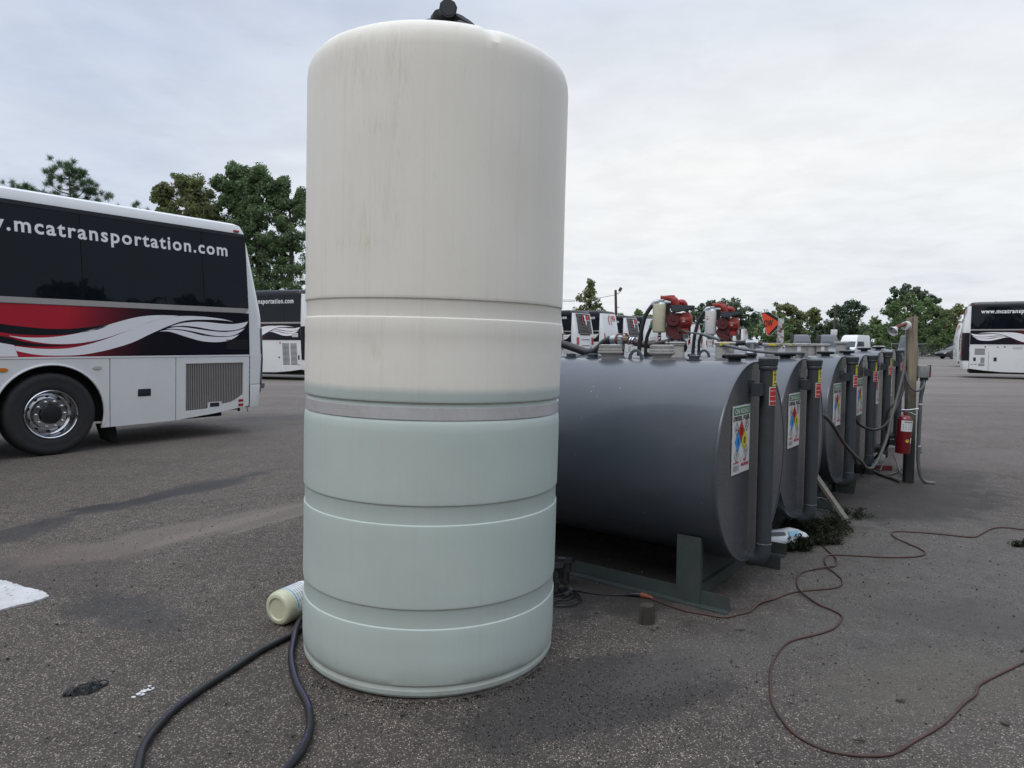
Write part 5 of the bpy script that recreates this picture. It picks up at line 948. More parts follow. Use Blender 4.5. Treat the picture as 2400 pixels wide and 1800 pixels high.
        if style == 'B' and detail:
            bk = MB(); 
            if s == 1:
                R4 = [(2.78, 2.32, 1.10, 1.40), (2.60, 2.42, 1.42, 1.46), (2.50, 2.32, .80, 1.0), (2.60, 2.32, .58, .78)]; slats = [(2.80, 2.40, 1.10, 1.40, 8), (2.56, 2.40, .72, .98, 7), (2.64, 2.40, .58, .70, 3)]
                for (a, b, z0, z1, n) in slats:
                    for i in range(n): zz_ = z0+(z1-z0)*i/n; bk.slab([(b, zz_), (a, zz_), (a, zz_+(z1-z0)/n*.55), (b, zz_+(z1-z0)/n*.55)], F, -.001, .003)
                for a, b, z0, z1 in ((2.84, 2.74, .80, .97), (2.06, 1.94, .80, .98), (2.95, 2.86, .635, .66), (2.82, 2.70, .635, .66)): bk.slab([(b, z0), (a, z0), (a, z1), (b, z1)], F, 0, .005)
                bk.slab([(1.94-.02+.03*math.cos(t_), 1.45+.03*math.sin(t_)) for t_ in np.linspace(0, 6.283, 9)[:-1]], F, 0, .006)
                lt = MB(); lt.slab([(1.36, 1.37), (1.0, 1.37), (1.0, 1.48), (1.36, 1.48)], F, 0, .004); lt.build('notice', 'logo_grey', root, 0)
            else:
                for (a, b) in ((2.80, 2.50), (2.44, 2.12)):
                    for i in range(18): zz_ = .62+.85*i/18; bk.slab([(b, zz_), (a, zz_), (a, zz_+.026), (b, zz_+.026)], F, -.001, .003)
                for a, b, z0, z1 in ((2.91, 2.84, .82, 1.0), (1.98, 1.91, .87, .93), (2.9, 2.83, .60, .63)): bk.slab([(b, z0), (a, z0), (a, z1), (b, z1)], F, 0, .005)
                lt = MB(); lt.slab([(2.60, 1.70), (2.88, 1.70), (2.88, 1.86), (2.60, 1.86)], F, .003, .010); lt.build('flank_vent', 'logo_grey', root, 0)
            bk.build('grille', 'black_plastic', root, 0)
            lt = MB(); [lt.slab([(u0+.035*math.cos(t_), 1.47+.035*math.sin(t_)) for t_ in np.linspace(0, 6.283, 9)[:-1]], F, 0, .01) for u0 in ((2.40, 1.66) if s == 1 else (2.02,))]; lt.build('side_marker', 'lens_red', root, 0)
    # rear corners
    def corner_patch(s, z0, z1, off, nm, mt, i0=-12, i1=-1, par=root, n=4):
        m = MB(); rows = []
        for k in range(n+1):
            z = z0+(z1-z0)*k/n; P = half(z, hw(z)-(.012 if z > zb else 0)+off, -off)[i0:i1]; rows.append([Vector((max(a, 3.012), s*b, z)) for a, b in P])
        w = len(rows[0]); m.add([p for r in rows for p in r], [(l*w+i, l*w+i+1, (l+1)*w+i+1, (l+1)*w+i) for l in range(n) for i in range(w-1)]); return m.build(nm, mt, par, 40)
    for s in (-1, 1):
        if style == 'A':
            corner_patch(s, .66, 1.74, .014, 'tail_lamp_housing', 'grey_plastic', -8, -2)
            m = MB(); m.tube([Vector((3.285, s*1.17, .72)), Vector((3.30, s*1.17, .80))], .045, 12); m.build('rear_lamp', 'grey_plastic', root)
        elif corner:
            c = corner_patch(s, .82, 2.12, .012, 'rear_corner_cover', 'black_paint', -11, -2)
            for z0, z1 in ((1.02, 1.22), (1.27, 1.50), (1.55, 1.78)): corner_patch(s, z0, z1, .02, 'tail_lamp', 'lens_red', -6, -3, c, 2)
    # rear face
    if rear == 'A':      # black centre window carrying the emblem
        m = MB(); 
        for a, b in ((2.13, 2.72), (2.745, zw-.03)): m.plate(-.88, .88, a, b, RRf, -.02, .05, 3)
        w_ = m.build('rear_window', 'rear_glass', root, 20); m = MB(); m.plate(-.66, .66, 2.03, 2.10, RRf, -.01, .02); m.build('sill', 'black_plastic', w_, 0); lz = 2.97; emb = True
    else: lz = 2.95; w_ = None; emb = True
    YF = lambda u_, v_, off: RRf(u_, v_, off+(.062 if rear == 'A' and v_ > 2.1 else .03))
    if rear == 'N': RRq = RRf
    arc = [(.0+.34*math.cos(t_), lz+.35*math.sin(t_)) for t_ in np.linspace(R_(98), R_(240), 18)]; arc2 = [(.03+.28*math.cos(t_), lz+.01+.31*math.sin(t_)) for t_ in np.linspace(R_(240), R_(98), 18)]
    m = MB(); m.slab(arc+arc2[1:-1], YF, 0, .002); m.build('emblem_arc', 'logo_red', root, 0)
    m = MB(); m.slab([(x_*.95+.12, lz+(z_-0)*.8) for x_, z_ in ((-.16, .36), (-.02, .40), (.08, .28), (.02, .12), (.12, -.02), (.10, -.22), (.03, -.46), (-.05, -.30), (-.02, -.12), (-.14, .0), (-.10, .18))], YF, 0, .002); m.build('emblem_figure', 'logo_grey' if rear != 'A' else 'graphic', root, 0)
    m = MB(); m.text('MCA', YF, .58, lz+.05, .26, .60, 'c', .002, .05); m.build('emblem_letters', 'logo_red', root, 0)
    m = MB(); m.text('TRANSPORTATION', YF, .58, lz-.04, .045, .60, 'c', .002, .03); m.build('rear_lettering', 'graphic' if rear == 'A' else 'st_black', root, 0)
    m = MB(); m.text('www.mcatransportation.com', YF, 0, 1.74, .07, 1.15, 'c', .004, .04); m.build('rear_web_address', 'st_black', root, 0)
    m = MB(); m.plate(-.50, .50, 1.37, 1.41, RRf, 0, .016); 
    if rear == 'B': m.plate(-.66, .66, 1.93, 1.95, RRf, 0, .016)
    for s in (-1, 1):
        for i in range(6): m.plate(s*.78-.16, s*.78+.16, .88+i*.085, .905+i*.085, RRf, 0, .015)
    m.build('engine_vent', 'black_plastic', root, 0)
    m = MB(); m.plate(-.15, .15, 1.10, 1.24, RRf, 0, .02); m.build('number_plate', 'st_white', root, 0)
    if style == 'B' and rear in 'AB':
        for s in (-1, 1): m = MB(); m.plate(*((s*.98-.13, s*.98+.13, 1.45, 1.90) if rear == 'A' else (s*1.02-.06, s*1.02+.06, 1.15, 2.1)), RRf, 0, .03, 2); m.build('tail_lamp', 'lens_red', root, 0, .008)
    # windscreen and mirrors at the nose
    m = MB(); FR = lambda y, z, off: Vector((xf(z)-.10*(1-min(1, (y/(hw(z)-.38)))**2)-off, y, z)); m.plate(-.80, .80, 1.55, 3.0, FR, 0, .02, 6); m.build('windscreen', 'glass', root, 20)
    for s in (-1, 1): m = MB(); m.tube([(XF-.1, s*1.1, 3.2), (XF-.45, s*1.25, 3.1), (XF-.5, s*1.3, 2.8)], .03, 6, 3); m.rbox((XF-.5, s*1.3, 2.55), (.12, .24, .5), .04); m.build('mirror', 'white_paint', root)
    if hscale != 1: root.scale = (1, 1, hscale)
    return root
_wheel = {}
def thing_wheel(c, s, root, detail):
    key = (s, detail)
    if key in _wheel: w = copy_tree(_wheel[key], root); w.location.x = c; return w
    M = Matrix.Translation((0, s*1.24, .54)) @ Matrix.Rotation(R_(90 if s == -1 else -90), 4, 'X')
    t_ = MB(); t_.lathe([(.30, -.26), (.42, -.29), (.51, -.285), (.54, -.25), (.543, -.15), (.542, -.05), (.530, -.008), (.50, .008), (.46, .012), (.44, .006), (.40, .010), (.345, .006), (.318, -.006), (.305, -.02)], M=M, seg=64, caps=False); w = t_.build('wheel', 'rubber', root, 50)
    g = MB()
    for r_ in (-.22, -.15, -.08): g.lathe([(.5445, r_), (.5445, r_+.012)], M=M, seg=48, caps=False)
    g.build('tread_groove', 'dark_under', w)
    r = MB(); r.lathe([(.314, -.012), (.318, .004), (.310, .012), (.302, .006), (.292, -.02), (.282, -.075), (.270, -.105), (.232, -.125), (.205, -.118), (.200, -.055), (.196, -.045), (.165, -.042), (.13, -.042)], M=M, seg=56, caps=False); r.build('rim', 'chrome', w, 30)
    h = MB(); h.lathe([(.128, -.045), (.130, .0), (.122, .012), (.06, .020), (.02, .022)], M=M, seg=10 if detail else 16); h.build('hub_cap', 'fit_black', w, 30)
    if detail:
        h = MB()
        for k in range(10):
            a = 2*math.pi*(k+.5)/10; Mx = M @ Matrix.Translation((.243*math.cos(a), .243*math.sin(a), -.1225)); h.lathe([(.027, -.02), (.027, .003)], M=Mx, seg=14)
        h.build('hand_hole', 'dark_under', w, 0)
        for k in range(10):
            a = 2*math.pi*k/10; h = MB(); Mx = M @ Matrix.Translation((.168*math.cos(a), .168*math.sin(a), -.045)); h.lathe([(.019, 0), (.017, .012), (.013, .014), (.013, .03), (.004, .034)], M=Mx, seg=8); h.build('lug_nut', 'chrome', w, 30)
    d = MB(); d.lathe([(.30, -.27), (.05, -.27)], M=M, seg=20); d.build('brake_drum', 'dark_under', w, 0)
    w.location.x = c; w.location.y = 0; _wheel[key] = w; return w
# wheels are modelled about x = 0, so each copy slides to its axle
def place_coach(style, name, label, P, azr, group, side=-1, **k):
    """P: ground point on the seen side plane at the rear axle; azr: azimuth of the rearward direction"""
    a = R_(azr); X = Vector((math.sin(a), math.cos(a), 0)); Y = Vector((-X.y, X.x, 0)); rz = math.atan2(X.y, X.x)
    O = Vector(P)-Y*(side*1.27); return coach(style, name, label, tuple(O), rz, group, side, **k)
GB = 'coaches in the yard'
place_coach('A', 'coach', 'large coach nearest on the left, white roof and lower panels, red and black flank', (-6.04, 8.825, 0), 34.5, GB, -1, rear='B')
place_coach('B', 'coach', 'black and white coach seen in the gap between big left coach and white tank', (-11.02, 27.55, 0), 110, GB, -1, rear='B')
def lat(P, az, d): a = R_(az); return (P[0]+math.sin(a)*d, P[1]+math.cos(a)*d, 0)
place_coach('B', 'coach', 'coach at the right edge of the photo, cut off, its rear end on the left', (24.03, 30.53, 0), -59, GB, 1, rear='B')
place_coach('B', 'coach', 'coach mostly hidden behind the right hand coach, only its white rear corner and bumper showing', (35.05, 47.8, 0), -64, GB, 1, rear='N', detail=False, hscale=.93, corner=False)
GC = 'coaches parked in a row behind the tanks'
c0 = Vector((3.66, 41.5, 0)); dv = Vector((2.16, 3.66, 0)); AZB = 123
def rowpos(corner):
    a = R_(AZB); X = Vector((math.sin(a), math.cos(a), 0)); return corner-X*3.1
labs = ['leftmost coach of the far row, cut off by the white tank', 'coach second from left in the far row, black rear window with red emblem', 'coach third from left in the far row, tall white rear with a large red emblem', 'coach fourth from left in the far row, dirty black rear window with small red emblem', 'coach fifth from left in the far row, white rear with faint red emblem',
        'sixth coach of the far row, left of the first red pump behind its curved hose', 'seventh coach of the far row, behind the cream filter canister', 'eighth coach of the far row, behind the first red pump', 'ninth coach of the far row, just right of the first red pump',
        'tenth coach of the far row, between the two pumps', 'eleventh coach of the far row, behind the hose of the second pump', 'twelfth coach of the far row, behind the second red pump', 'last coach of the far row, its white corner right of the second red pump']
protoA = protoB = None
for i, lb in enumerate(labs):
    cnr = c0+dv*(i-1); kind = 'B' if i in (0, 2, 4, 7, 9, 12) else 'A'; P = rowpos(cnr)
    if kind == 'A' and protoA is None: o = protoA = place_coach('B', 'coach', lb, P, AZB, GC, -1, rear='A', detail=False, corner=False)
    elif kind == 'B' and protoB is None: o = protoB = place_coach('B', 'coach', lb, P, AZB, GC, -1, rear='B', detail=False, corner=False)
    else:
        src = protoA if kind == 'A' else protoB; o = copy_tree(src); a = R_(AZB); X = Vector((math.sin(a), math.cos(a), 0)); Y = Vector((-X.y, X.x, 0)); o.location = P+Y*1.27; o['label'] = lb
    o.scale = (1, 1, {2: 1.045, 4: 1.03}.get(i, 1.0))
# ------------------------------------------------------------------ vans and cars
def road_wheel(mb_root, x, s, y, r, par):
    M = Matrix.Translation((x, y*s, r)) @ Matrix.Rotation(R_(90 if s == -1 else -90), 4, 'X'); t_ = MB(); t_.lathe([(r*.62, -.2), (r*.95, -.2), (r, -.16), (r, -.04), (r*.94, 0), (r*.7, .004), (r*.64, -.01)], M=M, seg=24); w = t_.build('wheel', 'rubber', par, 40)
    q = MB(); q.lathe([(r*.66, -.005), (r*.62, .0), (r*.58, -.04), (r*.2, -.05), (.02, -.02)], M=M, seg=20, caps=False); 
    rm = q.build('rim', 'galv', w, 30); q = MB()
    for k in range(7):
        a = 2*math.pi*k/7; Mx = M @ Matrix.Rotation(a, 4, 'Z'); v = [Mx @ Vector(p) for p in ((r*.22, -.02, -.030), (r*.58, -.045, -.028), (r*.58, .045, -.028), (r*.22, .02, -.030))]; q.add(v, [(0, 1, 2, 3)])
    q.build('wheel_opening', 'dark_under', w, 0)
def body_loft(prof, half_w, mat, root, taper, name='body', bev=.05):
    """prof: side outline (x, z); taper(z) gives the half width"""
    m = MB(); n = len(prof); inner = .0
    vs = [Vector((x, s*taper(z), z)) for s in (-1, 1) for x, z in prof]; m.v = [tuple(v) for v in vs]
    tr = [tuple(t_) for t_ in tessellate_polygon([[Vector((x, z, 0)) for x, z in prof]])]
    m.f = [t_ for t_ in tr]+[tuple(i+n for i in t_[::-1]) for t_ in tr]+[(i, (i+1) % n, n+(i+1) % n, n+i) for i in range(n)]
    return m.build(name, mat, root, 40, bev)
def van(label, loc, rz, paint, group='vans parked before the far trees', hs=1.0):
    root = thing('van', label, 'van', loc, rz, group)          # nose towards -X
    tp = lambda z: float(np.interp(z, [.3, .9, 1.4, 2.5, 2.72], [.98, 1.0, .98, .84, .74]))
    body_loft([(-2.86, .40), (-2.90, .62), (-2.84, .98), (-2.60, 1.14), (-2.25, 1.26), (-1.72, 1.98), (-1.42, 2.46), (-1.15, 2.66), (-.75, 2.72), (2.9, 2.72), (3.0, 2.60), (3.02, .45), (2.3, .36), (-2.2, .34)], 1, paint, root, tp)
    FR_ = lambda y, z, off: Vector((float(np.interp(z, [.4, .62, .98, 1.14, 1.26, 1.98, 2.46, 2.66], [-2.86, -2.90, -2.84, -2.60, -2.25, -1.72, -1.42, -1.15]))-off, y, z))
    m = MB(); m.slab([(-.86, 1.30), (.86, 1.30), (.78, 1.96), (-.78, 1.96)], FR_, .0, .03); m.build('windscreen', 'glass_van', root, 0)
    m = MB(); m.slab([(-.52, .60), (.52, .60), (.56, .93), (-.56, .93)], FR_, 0, .03); g_ = m.build('grille', 'black_plastic', root, 0, .01); m = MB(); [m.slab([(-.5, z0), (.5, z0), (.5, z0+.03), (-.5, z0+.03)], FR_, .03, .04) for z0 in (.68, .76, .84)]; m.build('grille_bar', 'galv', g_, 0)
    m = MB(); m.slab([(-.85, .40), (.85, .40), (.9, .56), (-.9, .56)], FR_, .0, .05); m.build('bumper', 'slate', root, 0, .015)
    for s in (-1, 1):
        m = MB(); m.slab([(s*.60, .80), (s*.93, .80), (s*.92, 1.04), (s*.62, .97)], FR_, 0, .035); m.build('headlight', 'lens_clear', root, 0, .01)
        m = MB(); m.rbox((-1.72, s*1.17, 1.55), (.12, .2, .34), .05); m.box((-1.70, s*1.02, 1.45), (.06, .14, .05)); m.build('mirror', 'black_plastic', root)
        SF = lambda u, v, off: Vector((u, s*(tp(v)+off), v)); m = MB(); m.slab([(-1.72, 1.42), (-.72, 1.42), (-.72, 1.95), (-1.45, 1.95)], SF, -.01, .012); m.slab([(-.62, 1.42), (.6, 1.42), (.6, 1.95), (-.62, 1.95)], SF, -.01, .012); m.build('side_window', 'glass_van', root, 0)
        for x_ in (-1.95, 1.85): road_wheel(m, x_, s, .98, .35, root)
    return root
def heading(x, y): return math.atan2(y, x)          # nose (-X) points at the camera
van('charcoal van with a tall grey front, left of two behind the tall pots', (33.9, 80.5, 0), heading(33.9, 80)+.12, 'van_dark')
v2 = copy_tree([o for o in bpy.data.objects if o.name == 'van'][0]); v2.location = (36.8, 80.0, 0); v2['label'] = 'charcoal van with a tall grey front, right of two, beside the utility pole'
van('white high roofed van facing the yard, right of the utility pole', (40.2, 80.5, 0), heading(40, 80)-.32, 'van_white')
van('black high roofed van with chrome barred grille, partly behind the wooden post', (46.7, 80.5, 0), heading(46, 80)-.05, 'van_black')
def car(label, loc, rz, paint, group='cars parked at the far side', tall=0.0):
    root = thing('car', label, 'car', loc, rz, group); tp = lambda z: float(np.interp(z, [.2, .7, .95, 1.45+tall], [.86, .92, .86, .62]))
    T = tall; prof = [(-2.35, .32), (-2.42, .50), (-2.36, .68), (-2.15, .80), (-1.35, 1.0+T*.3), (-.55, 1.36+T*.8), (.0, 1.47+T), (.9, 1.48+T), (1.75, 1.34+T), (2.30, 1.0+T*.6), (2.42, .8), (2.40, .40), (2.0, .25), (-2.0, .24)]
    body_loft(prof, 1, paint, root, tp, bev=.06); FR_ = lambda y, z, off: Vector((float(np.interp(z, [.32, .50, .68, .80, 1.0+T*.3, 1.36+T*.8, 1.47+T], [-2.35, -2.42, -2.36, -2.15, -1.35, -.55, 0]))-off, y, z+off*.3))
    m = MB(); m.slab([(-.78, 1.02+T*.3), (.78, 1.02+T*.3), (.60, 1.35+T*.8), (-.60, 1.35+T*.8)], FR_, 0, .03); m.build('windscreen', 'glass_van', root, 0)
    m = MB(); m.slab([(-.5, .42), (.5, .42), (.55, .60), (-.55, .60)], FR_, 0, .03); m.build('grille', 'black_plastic', root, 0, .01)
    for s in (-1, 1):
        m = MB(); m.slab([(s*.58, .60), (s*.86, .60), (s*.86, .72), (s*.6, .70)], FR_, -.01, .04); m.build('headlight', 'lens_clear', root, 0, .01)
        SF = lambda u, v, off: Vector((u, s*(tp(v)+off), v)); m = MB(); m.slab([(-1.15, 1.0+T*.3), (1.85, 1.0+T*.6), (1.55, 1.33+T), (.9, 1.42+T), (.0, 1.41+T), (-.5, 1.32+T*.8)], SF, -.01, .015); m.build('side_window', 'glass_van', root, 0)
        m = MB(); m.rbox((-1.0, s*1.0, 1.02+T*.3), (.1, .2, .14), .04); m.build('mirror', paint, root)
        for x_ in (-1.48, 1.42): road_wheel(m, x_, s, .90, .34, root)
    return root
car('pale green saloon car facing the yard, between the white and the black van', (43.7, 81.5, 0), heading(43.7, 81.5)-.1, 'car_green')
car('dark blue people carrier with alloy wheels, its nose showing left of the right hand coach', (52.1, 79.6, 0), R_(5), 'van_black', tall=.18)
car('white sport utility car roof showing over the tanks beside the second pump', (24.6, 76, 0), heading(24.6, 76)+1.2, 'van_white', tall=.42)
car('small white car just right of the rusty post, showing over the pots', (31.2, 79, 0), heading(31.2, 79)+1.0, 'van_white', tall=.12)
car('grey hatchback showing between the yellow tagged pots', (27.9, 78, 0), heading(27.9, 78)+.9, 'van_dark', tall=.2)
# ------------------------------------------------------------------ poles, sign, wires, fence
root = thing('light_pole', 'tall dark pole with a floodlight on a bracket behind the row of coaches', 'light pole', (10.55, 70, 0)); m = MB(); m.tube([(.13, 0, 0), (.05, 0, 4), (-.05, 0, 7.0)], [.17, .15, .13], 10); m.build('pole', 'bark', root)
m = MB(); m.tube([(-.02, 0, 6.62), (.22, 0, 6.64), (.36, 0, 6.78)], .035, 6); m.build('bracket', 'slate', root); m = MB(); m.rbox((.42, -.05, 7.05), (.30, .26, .42), .06, Matrix.Rotation(R_(25), 3, 'Y')); m.build('floodlight', 'slate', root, 30)
m = MB(); m.tube([(.1, 0, 5.3), (.3, 0, 5.2), (.36, 0, 5.3)], .03, 5); m.build('wire_bracket', 'slate', root)
def wire(lb, pts):
    tubething('overhead_wire', lb, 'wire', pts, .022, 'fit_black', 'overhead wires', 5, 6)
wire('thin wire rising from the cone shaped tree to the floodlight pole', [(4.9, 70, 5.96), (7.6, 70, 6.0), (10.5, 70, 6.5)])
wire('thin wire level across the sky just right of the white tank', [(3.0, 66, 5.75), (4.6, 67, 5.65), (6.2, 68, 5.70)])
root = thing('utility_pole', 'slim utility pole with a white meter box in front of the far trees', 'utility pole', (41.3, 88, 0)); m = MB(); m.tube([(0, 0, 0), (.05, 0, 3.5), (.14, 0, 6.6)], [.15, .14, .12], 9); m.build('pole', 'bark', root); m = MB(); m.rbox((-.05, -.2, 3.15), (.75, .3, .75), .05); m.build('meter_box', 'pale_paint', root); m = MB(); m.cyl((.16, 0, 6.55), (.17, 0, 7.05), .06, .05, 8); m.build('top_lamp', 'pale_paint', root)
RX = 4.70; root = thing('rusty_post', 'square steel post with flaking white paint and rust behind the tanks', 'post', (RX, 12.0, 0), R_(-15)); m = MB(); m.rbox((0, 0, .98), (.105, .105, 1.96), .012); m.build('post', 'rusty_post', root)
s_ = 1600/12.0
def sp(X, Y): return ((X-508)/4.424/s_, 1.5+(811-(650+Y/4.424))/s_)        # sign outline measured off its own edge
root = thing('warning_sign', 'orange paddle sign lettered OW with black corners, leaning left of the rusty post', 'sign', (RX-.075, 11.93, 0), R_(-6)); FS = lambda u, v, off: Vector((u, -off, v))
pts = [sp(*p) for p in ((335, 383), (412, 372), (510, 437), (508, 540), (442, 612), (402, 612))]
m = MB(); m.slab(pts, FS, -.004, .0); pl = m.build('sign_plate', 'orange_sign', root, 0)
m = MB(); m.slab([sp(*p) for p in ((340, 384), (412, 374), (508, 438), (507, 470), (372, 380+6))], FS, .002, .002); m.slab([sp(*p) for p in ((507, 500), (507, 539), (442, 610), (412, 606))], FS, .002, .002); m.build('black_corner', 'st_black', pl, 0)
ed = [Vector(FS(u, v, .001)) for u, v in pts]; m = MB(); m.tube(ed+[ed[0]], .0035, 5); m.build('sign_edge', 'st_white', pl)
def skew(u, v, off): return Vector((u, -off, v+u*.35*.3))
x0, z0 = sp(366, 540); m = MB(); m.text('OW', skew, x0, z0+.045, .115, .155, 'l', .004, .025); m.build('sign_letters', 'st_black', pl, 0)
m = MB(); m.cyl((.02, .0, 1.80), (.075, .03, 1.80), .008, .008, 6); m.cyl((-.01, .01, .2), (.0, .01, 1.62), .012, .012, 8); m.build('sign_handle', 'galv', root)
root = thing('fence', 'low chain link fence before the trees left of the right hand coach', 'fence', (55, 92, 0)); m = MB(); m.cyl((-4, 0, 1.75), (16, 0, 1.75), .04, .04, 6); m.cyl((-4, 0, .1), (16, 0, .1), .03, .03, 6); m.build('rail', 'galv', root)
for k in range(7): m = MB(); m.cyl((-4+k*3.3, 0, 0), (-4+k*3.3, 0, 1.9), .045, .045, 6); m.build('fence_post', 'galv', root)
m = MB()
for k in range(133): x_ = -4+k*.15; m.add([(x_-.004, 0, .1), (x_+.004, 0, .1), (x_+1.65, 0, 1.75), (x_+1.642, 0, 1.75)], [(0, 1, 2, 3)]); m.add([(x_-.004+1.65, .01, .1), (x_+.004+1.65, .01, .1), (x_, .01, 1.75), (x_-.008, .01, 1.75)], [(0, 1, 2, 3)])
m.build('mesh_panel', 'galv', root, 0)
# ------------------------------------------------------------------ things on the ground
CA = [(0.83, 3.925), (0.969, 3.764), (1.066, 3.714), (1.171, 3.665), (1.263, 3.704), (1.351, 3.757), (1.441, 3.864), (1.568, 3.95), (1.662, 4.024), (1.757, 4.071), (1.892, 4.103), (2.007, 4.136), (2.077, 4.201), (2.119, 4.3), (2.13, 4.421), (2.132, 4.53), (2.191, 4.686), (2.271, 4.789), (2.381, 4.791), (2.678, 4.747), (2.883, 4.771), (2.988, 4.844), (3.017, 4.953), (3.002, 5.112), (2.995, 5.233), (3.034, 5.36), (3.124, 5.424), (3.379, 5.367), (3.601, 5.27), (3.718, 5.338), (3.823, 5.428), (3.974, 5.539), (4.092, 5.558), (4.191, 5.5), (4.6, 5.3)]
CB = [(2.354, 5.161), (2.31, 4.917), (2.293, 4.768), (2.257, 4.647), (2.197, 4.55), (2.124, 4.512), (1.978, 4.454), (1.888, 4.382), (1.813, 4.245), (1.778, 4.148), (1.754, 4.026), (1.776, 3.869), (1.812, 3.789), (1.832, 3.725), (1.825, 3.675), (1.773, 3.601), (1.711, 3.53), (1.627, 3.473), (1.533, 3.428), (1.441, 3.384), (1.374, 3.331), (1.303, 3.24), (1.225, 3.117), (1.179, 3.012), (1.142, 2.914), (1.095, 2.763), (1.086, 2.627), (1.101, 2.528), (1.161, 2.447), (1.238, 2.414), (1.32, 2.406), (1.407, 2.421), (1.544, 2.508), (1.718, 2.621), (1.896, 2.772), (1.972, 2.828), (2.01, 2.862), (2.055, 2.916), (2.107, 2.957), (2.219, 3.025), (2.432, 3.15), (2.9, 3.42)]
tubething('extension_cord', 'faded orange cord from the plug by the skid past two loops to the right edge', 'cord', [(a, b, .006+(.006 if i in (15, 6) else 0)) for i, (a, b) in enumerate(CA)], .0058, 'cord', 'orange extension cords', 7, 5)
tubething('extension_cord', 'reddish cord from the weeds curving in a wide arc across the near right ground', 'cord', [(a, b, .006+(.007 if i in (3, 5, 10) else 0)) for i, (a, b) in enumerate(CB)], .0058, 'cord', 'orange extension cords', 7, 5)
root = thing('cord_plug', 'black and orange plug connection on the ground in front of the nearest skid', 'plug', (.775, 3.972, 0))
m = MB(); m.cyl((-.065, .012, .014), (-.005, .002, .014), .012, .016, 10); m.cyl((-.09, .016, .012), (-.06, .011, .013), .008, .012, 8); m.build('socket', 'fit_black', root)
m = MB(); m.cyl((-.003, .001, .015), (.035, -.022, .014), .016, .014, 10); m.cyl((.035, -.022, .014), (.062, -.040, .010), .011, .007, 8); m.build('plug_body', 'cord_orange', root)
tubething('power_cable', 'thin black cable lying from under the white tank to the orange plug', 'cable', [(.10, 4.16, .006), (.244, 4.124, .006), (.269, 4.112, .006), (.389, 4.064, .006), (.506, 4.009, .006), (.616, 3.989, .006), (.70, 3.985, .012)], .0045, 'cable')
root = thing('cable_coil', 'small tangle of black cable with two plugs beside the white tank foot', 'cable', (.3, 3.92, 0)); C0 = [(.20, 3.93), (.263, 4.011), (.316, 4.068), (.387, 4.036), (.412, 3.927), (.392, 3.843), (.312, 3.812), (.228, 3.821), (.239, 3.882), (.335, 3.905), (.391, 3.991), (.37, 4.035), (.305, 3.925), (.252, 3.841), (.321, 3.822), (.385, 3.870), (.40, 3.93), (.35, 3.99), (.25, 3.95), (.2, 3.86)]
m = MB(); m.tube([(a-.3, b-3.92, .007+.006*(i % 3)) for i, (a, b) in enumerate(C0)], .0045, 7, 6); m.build('loops', 'cable', root)
m = MB(); m.cyl((-.005, .09, .02), (.035, .155, .02), .009, .012, 8); m.build('plug', 'cable', root); m = MB(); m.cyl((.02, .02, .018), (.055, .095, .022), .010, .014, 8); p_ = m.build('plug', 'slate', root); m = MB(); m.cyl((.055, .095, .022), (.062, .11, .022), .012, .012, 8); m.build('metal_tip', 'galv', p_)
# outlet fitting at the foot of the tank
root = thing('hose_coupling', 'black octagonal flanged coupling standing between the white tank and the skid', 'coupling', (.335, 4.22, 0)); m = MB(); m.cyl((0, -.02, 0), (0, -.005, .07), .030, .034, 10); m.cyl((0, -.005, .07), (0, .01, .13), .045, .045, 8); m.cyl((0, .008, .125), (0, .014, .15), .066, .066, 8); m.cyl((0, .014, .15), (0, .016, .158), .06, .05, 8); m.build('fitting', 'black_plastic', root, 20)
m = MB(); m.tube([(.01, -.03, .03), (.015, -.07, .02), (0, -.12, .006)], .003, 5, 4); m.build('lead', 'cable', root)
# black hose loop with purple lay line
HO = [(-.93, 3.80), (-1.0, 3.68), (-1.036, 3.585), (-1.085, 3.475), (-1.112, 3.386), (-1.198, 3.214), (-1.264, 3.011), (-1.322, 2.831), (-1.354, 2.694), (-1.36, 2.549), (-1.348, 2.437), (-1.317, 2.344), (-1.268, 2.241), (-1.159, 2.095), (-1.02, 1.985), (-.90, 2.01), (-.845, 2.10), (-.798, 2.204), (-.772, 2.314), (-.759, 2.395), (-.763, 2.493), (-.792, 2.62), (-.842, 2.736), (-.936, 2.902), (-1.028, 3.119), (-1.077, 3.301), (-1.098, 3.427), (-1.10, 3.53), (-1.06, 3.66), (-.98, 3.82)]
HR = .0155; HP = catmull([(a, b, HR+.001+(.026 if i in (26, 27) else 0)) for i, (a, b) in enumerate(HO)], 8); root = thing('rubber_hose', 'thick black rubber hose with purple lettering looping out of frame beside the white tank', 'hose', (0, 0, 0))
m = MB(); m.tube(HP, HR, 14); m.build('hose', 'hose', root, 60)
cum = [0.0]
for a, b in zip(HP[:-1], HP[1:]): cum.append(cum[-1]+(b-a).length)
def on_hose(s0, ang, d):
    def fn(u, v, off):
        s_ = min(max(s0+d*u, 0), cum[-1]-1e-4); i = int(np.searchsorted(cum, s_))-1; i = max(0, min(i, len(HP)-2)); t_ = (s_-cum[i])/(cum[i+1]-cum[i]); p = HP[i].lerp(HP[i+1], t_); T = (HP[i+1]-HP[i]).normalized(); N = Vector((0, 0, 1)).cross(T).normalized()*d; a_ = ang+v/HR
        return p+(Vector((0, 0, 1))*math.cos(a_)+N*math.sin(a_))*(HR+off)
    return fn
MT['purple'] = MAT('purple_print', (.065, .05, .13), .5, vary=.3, vs=60)
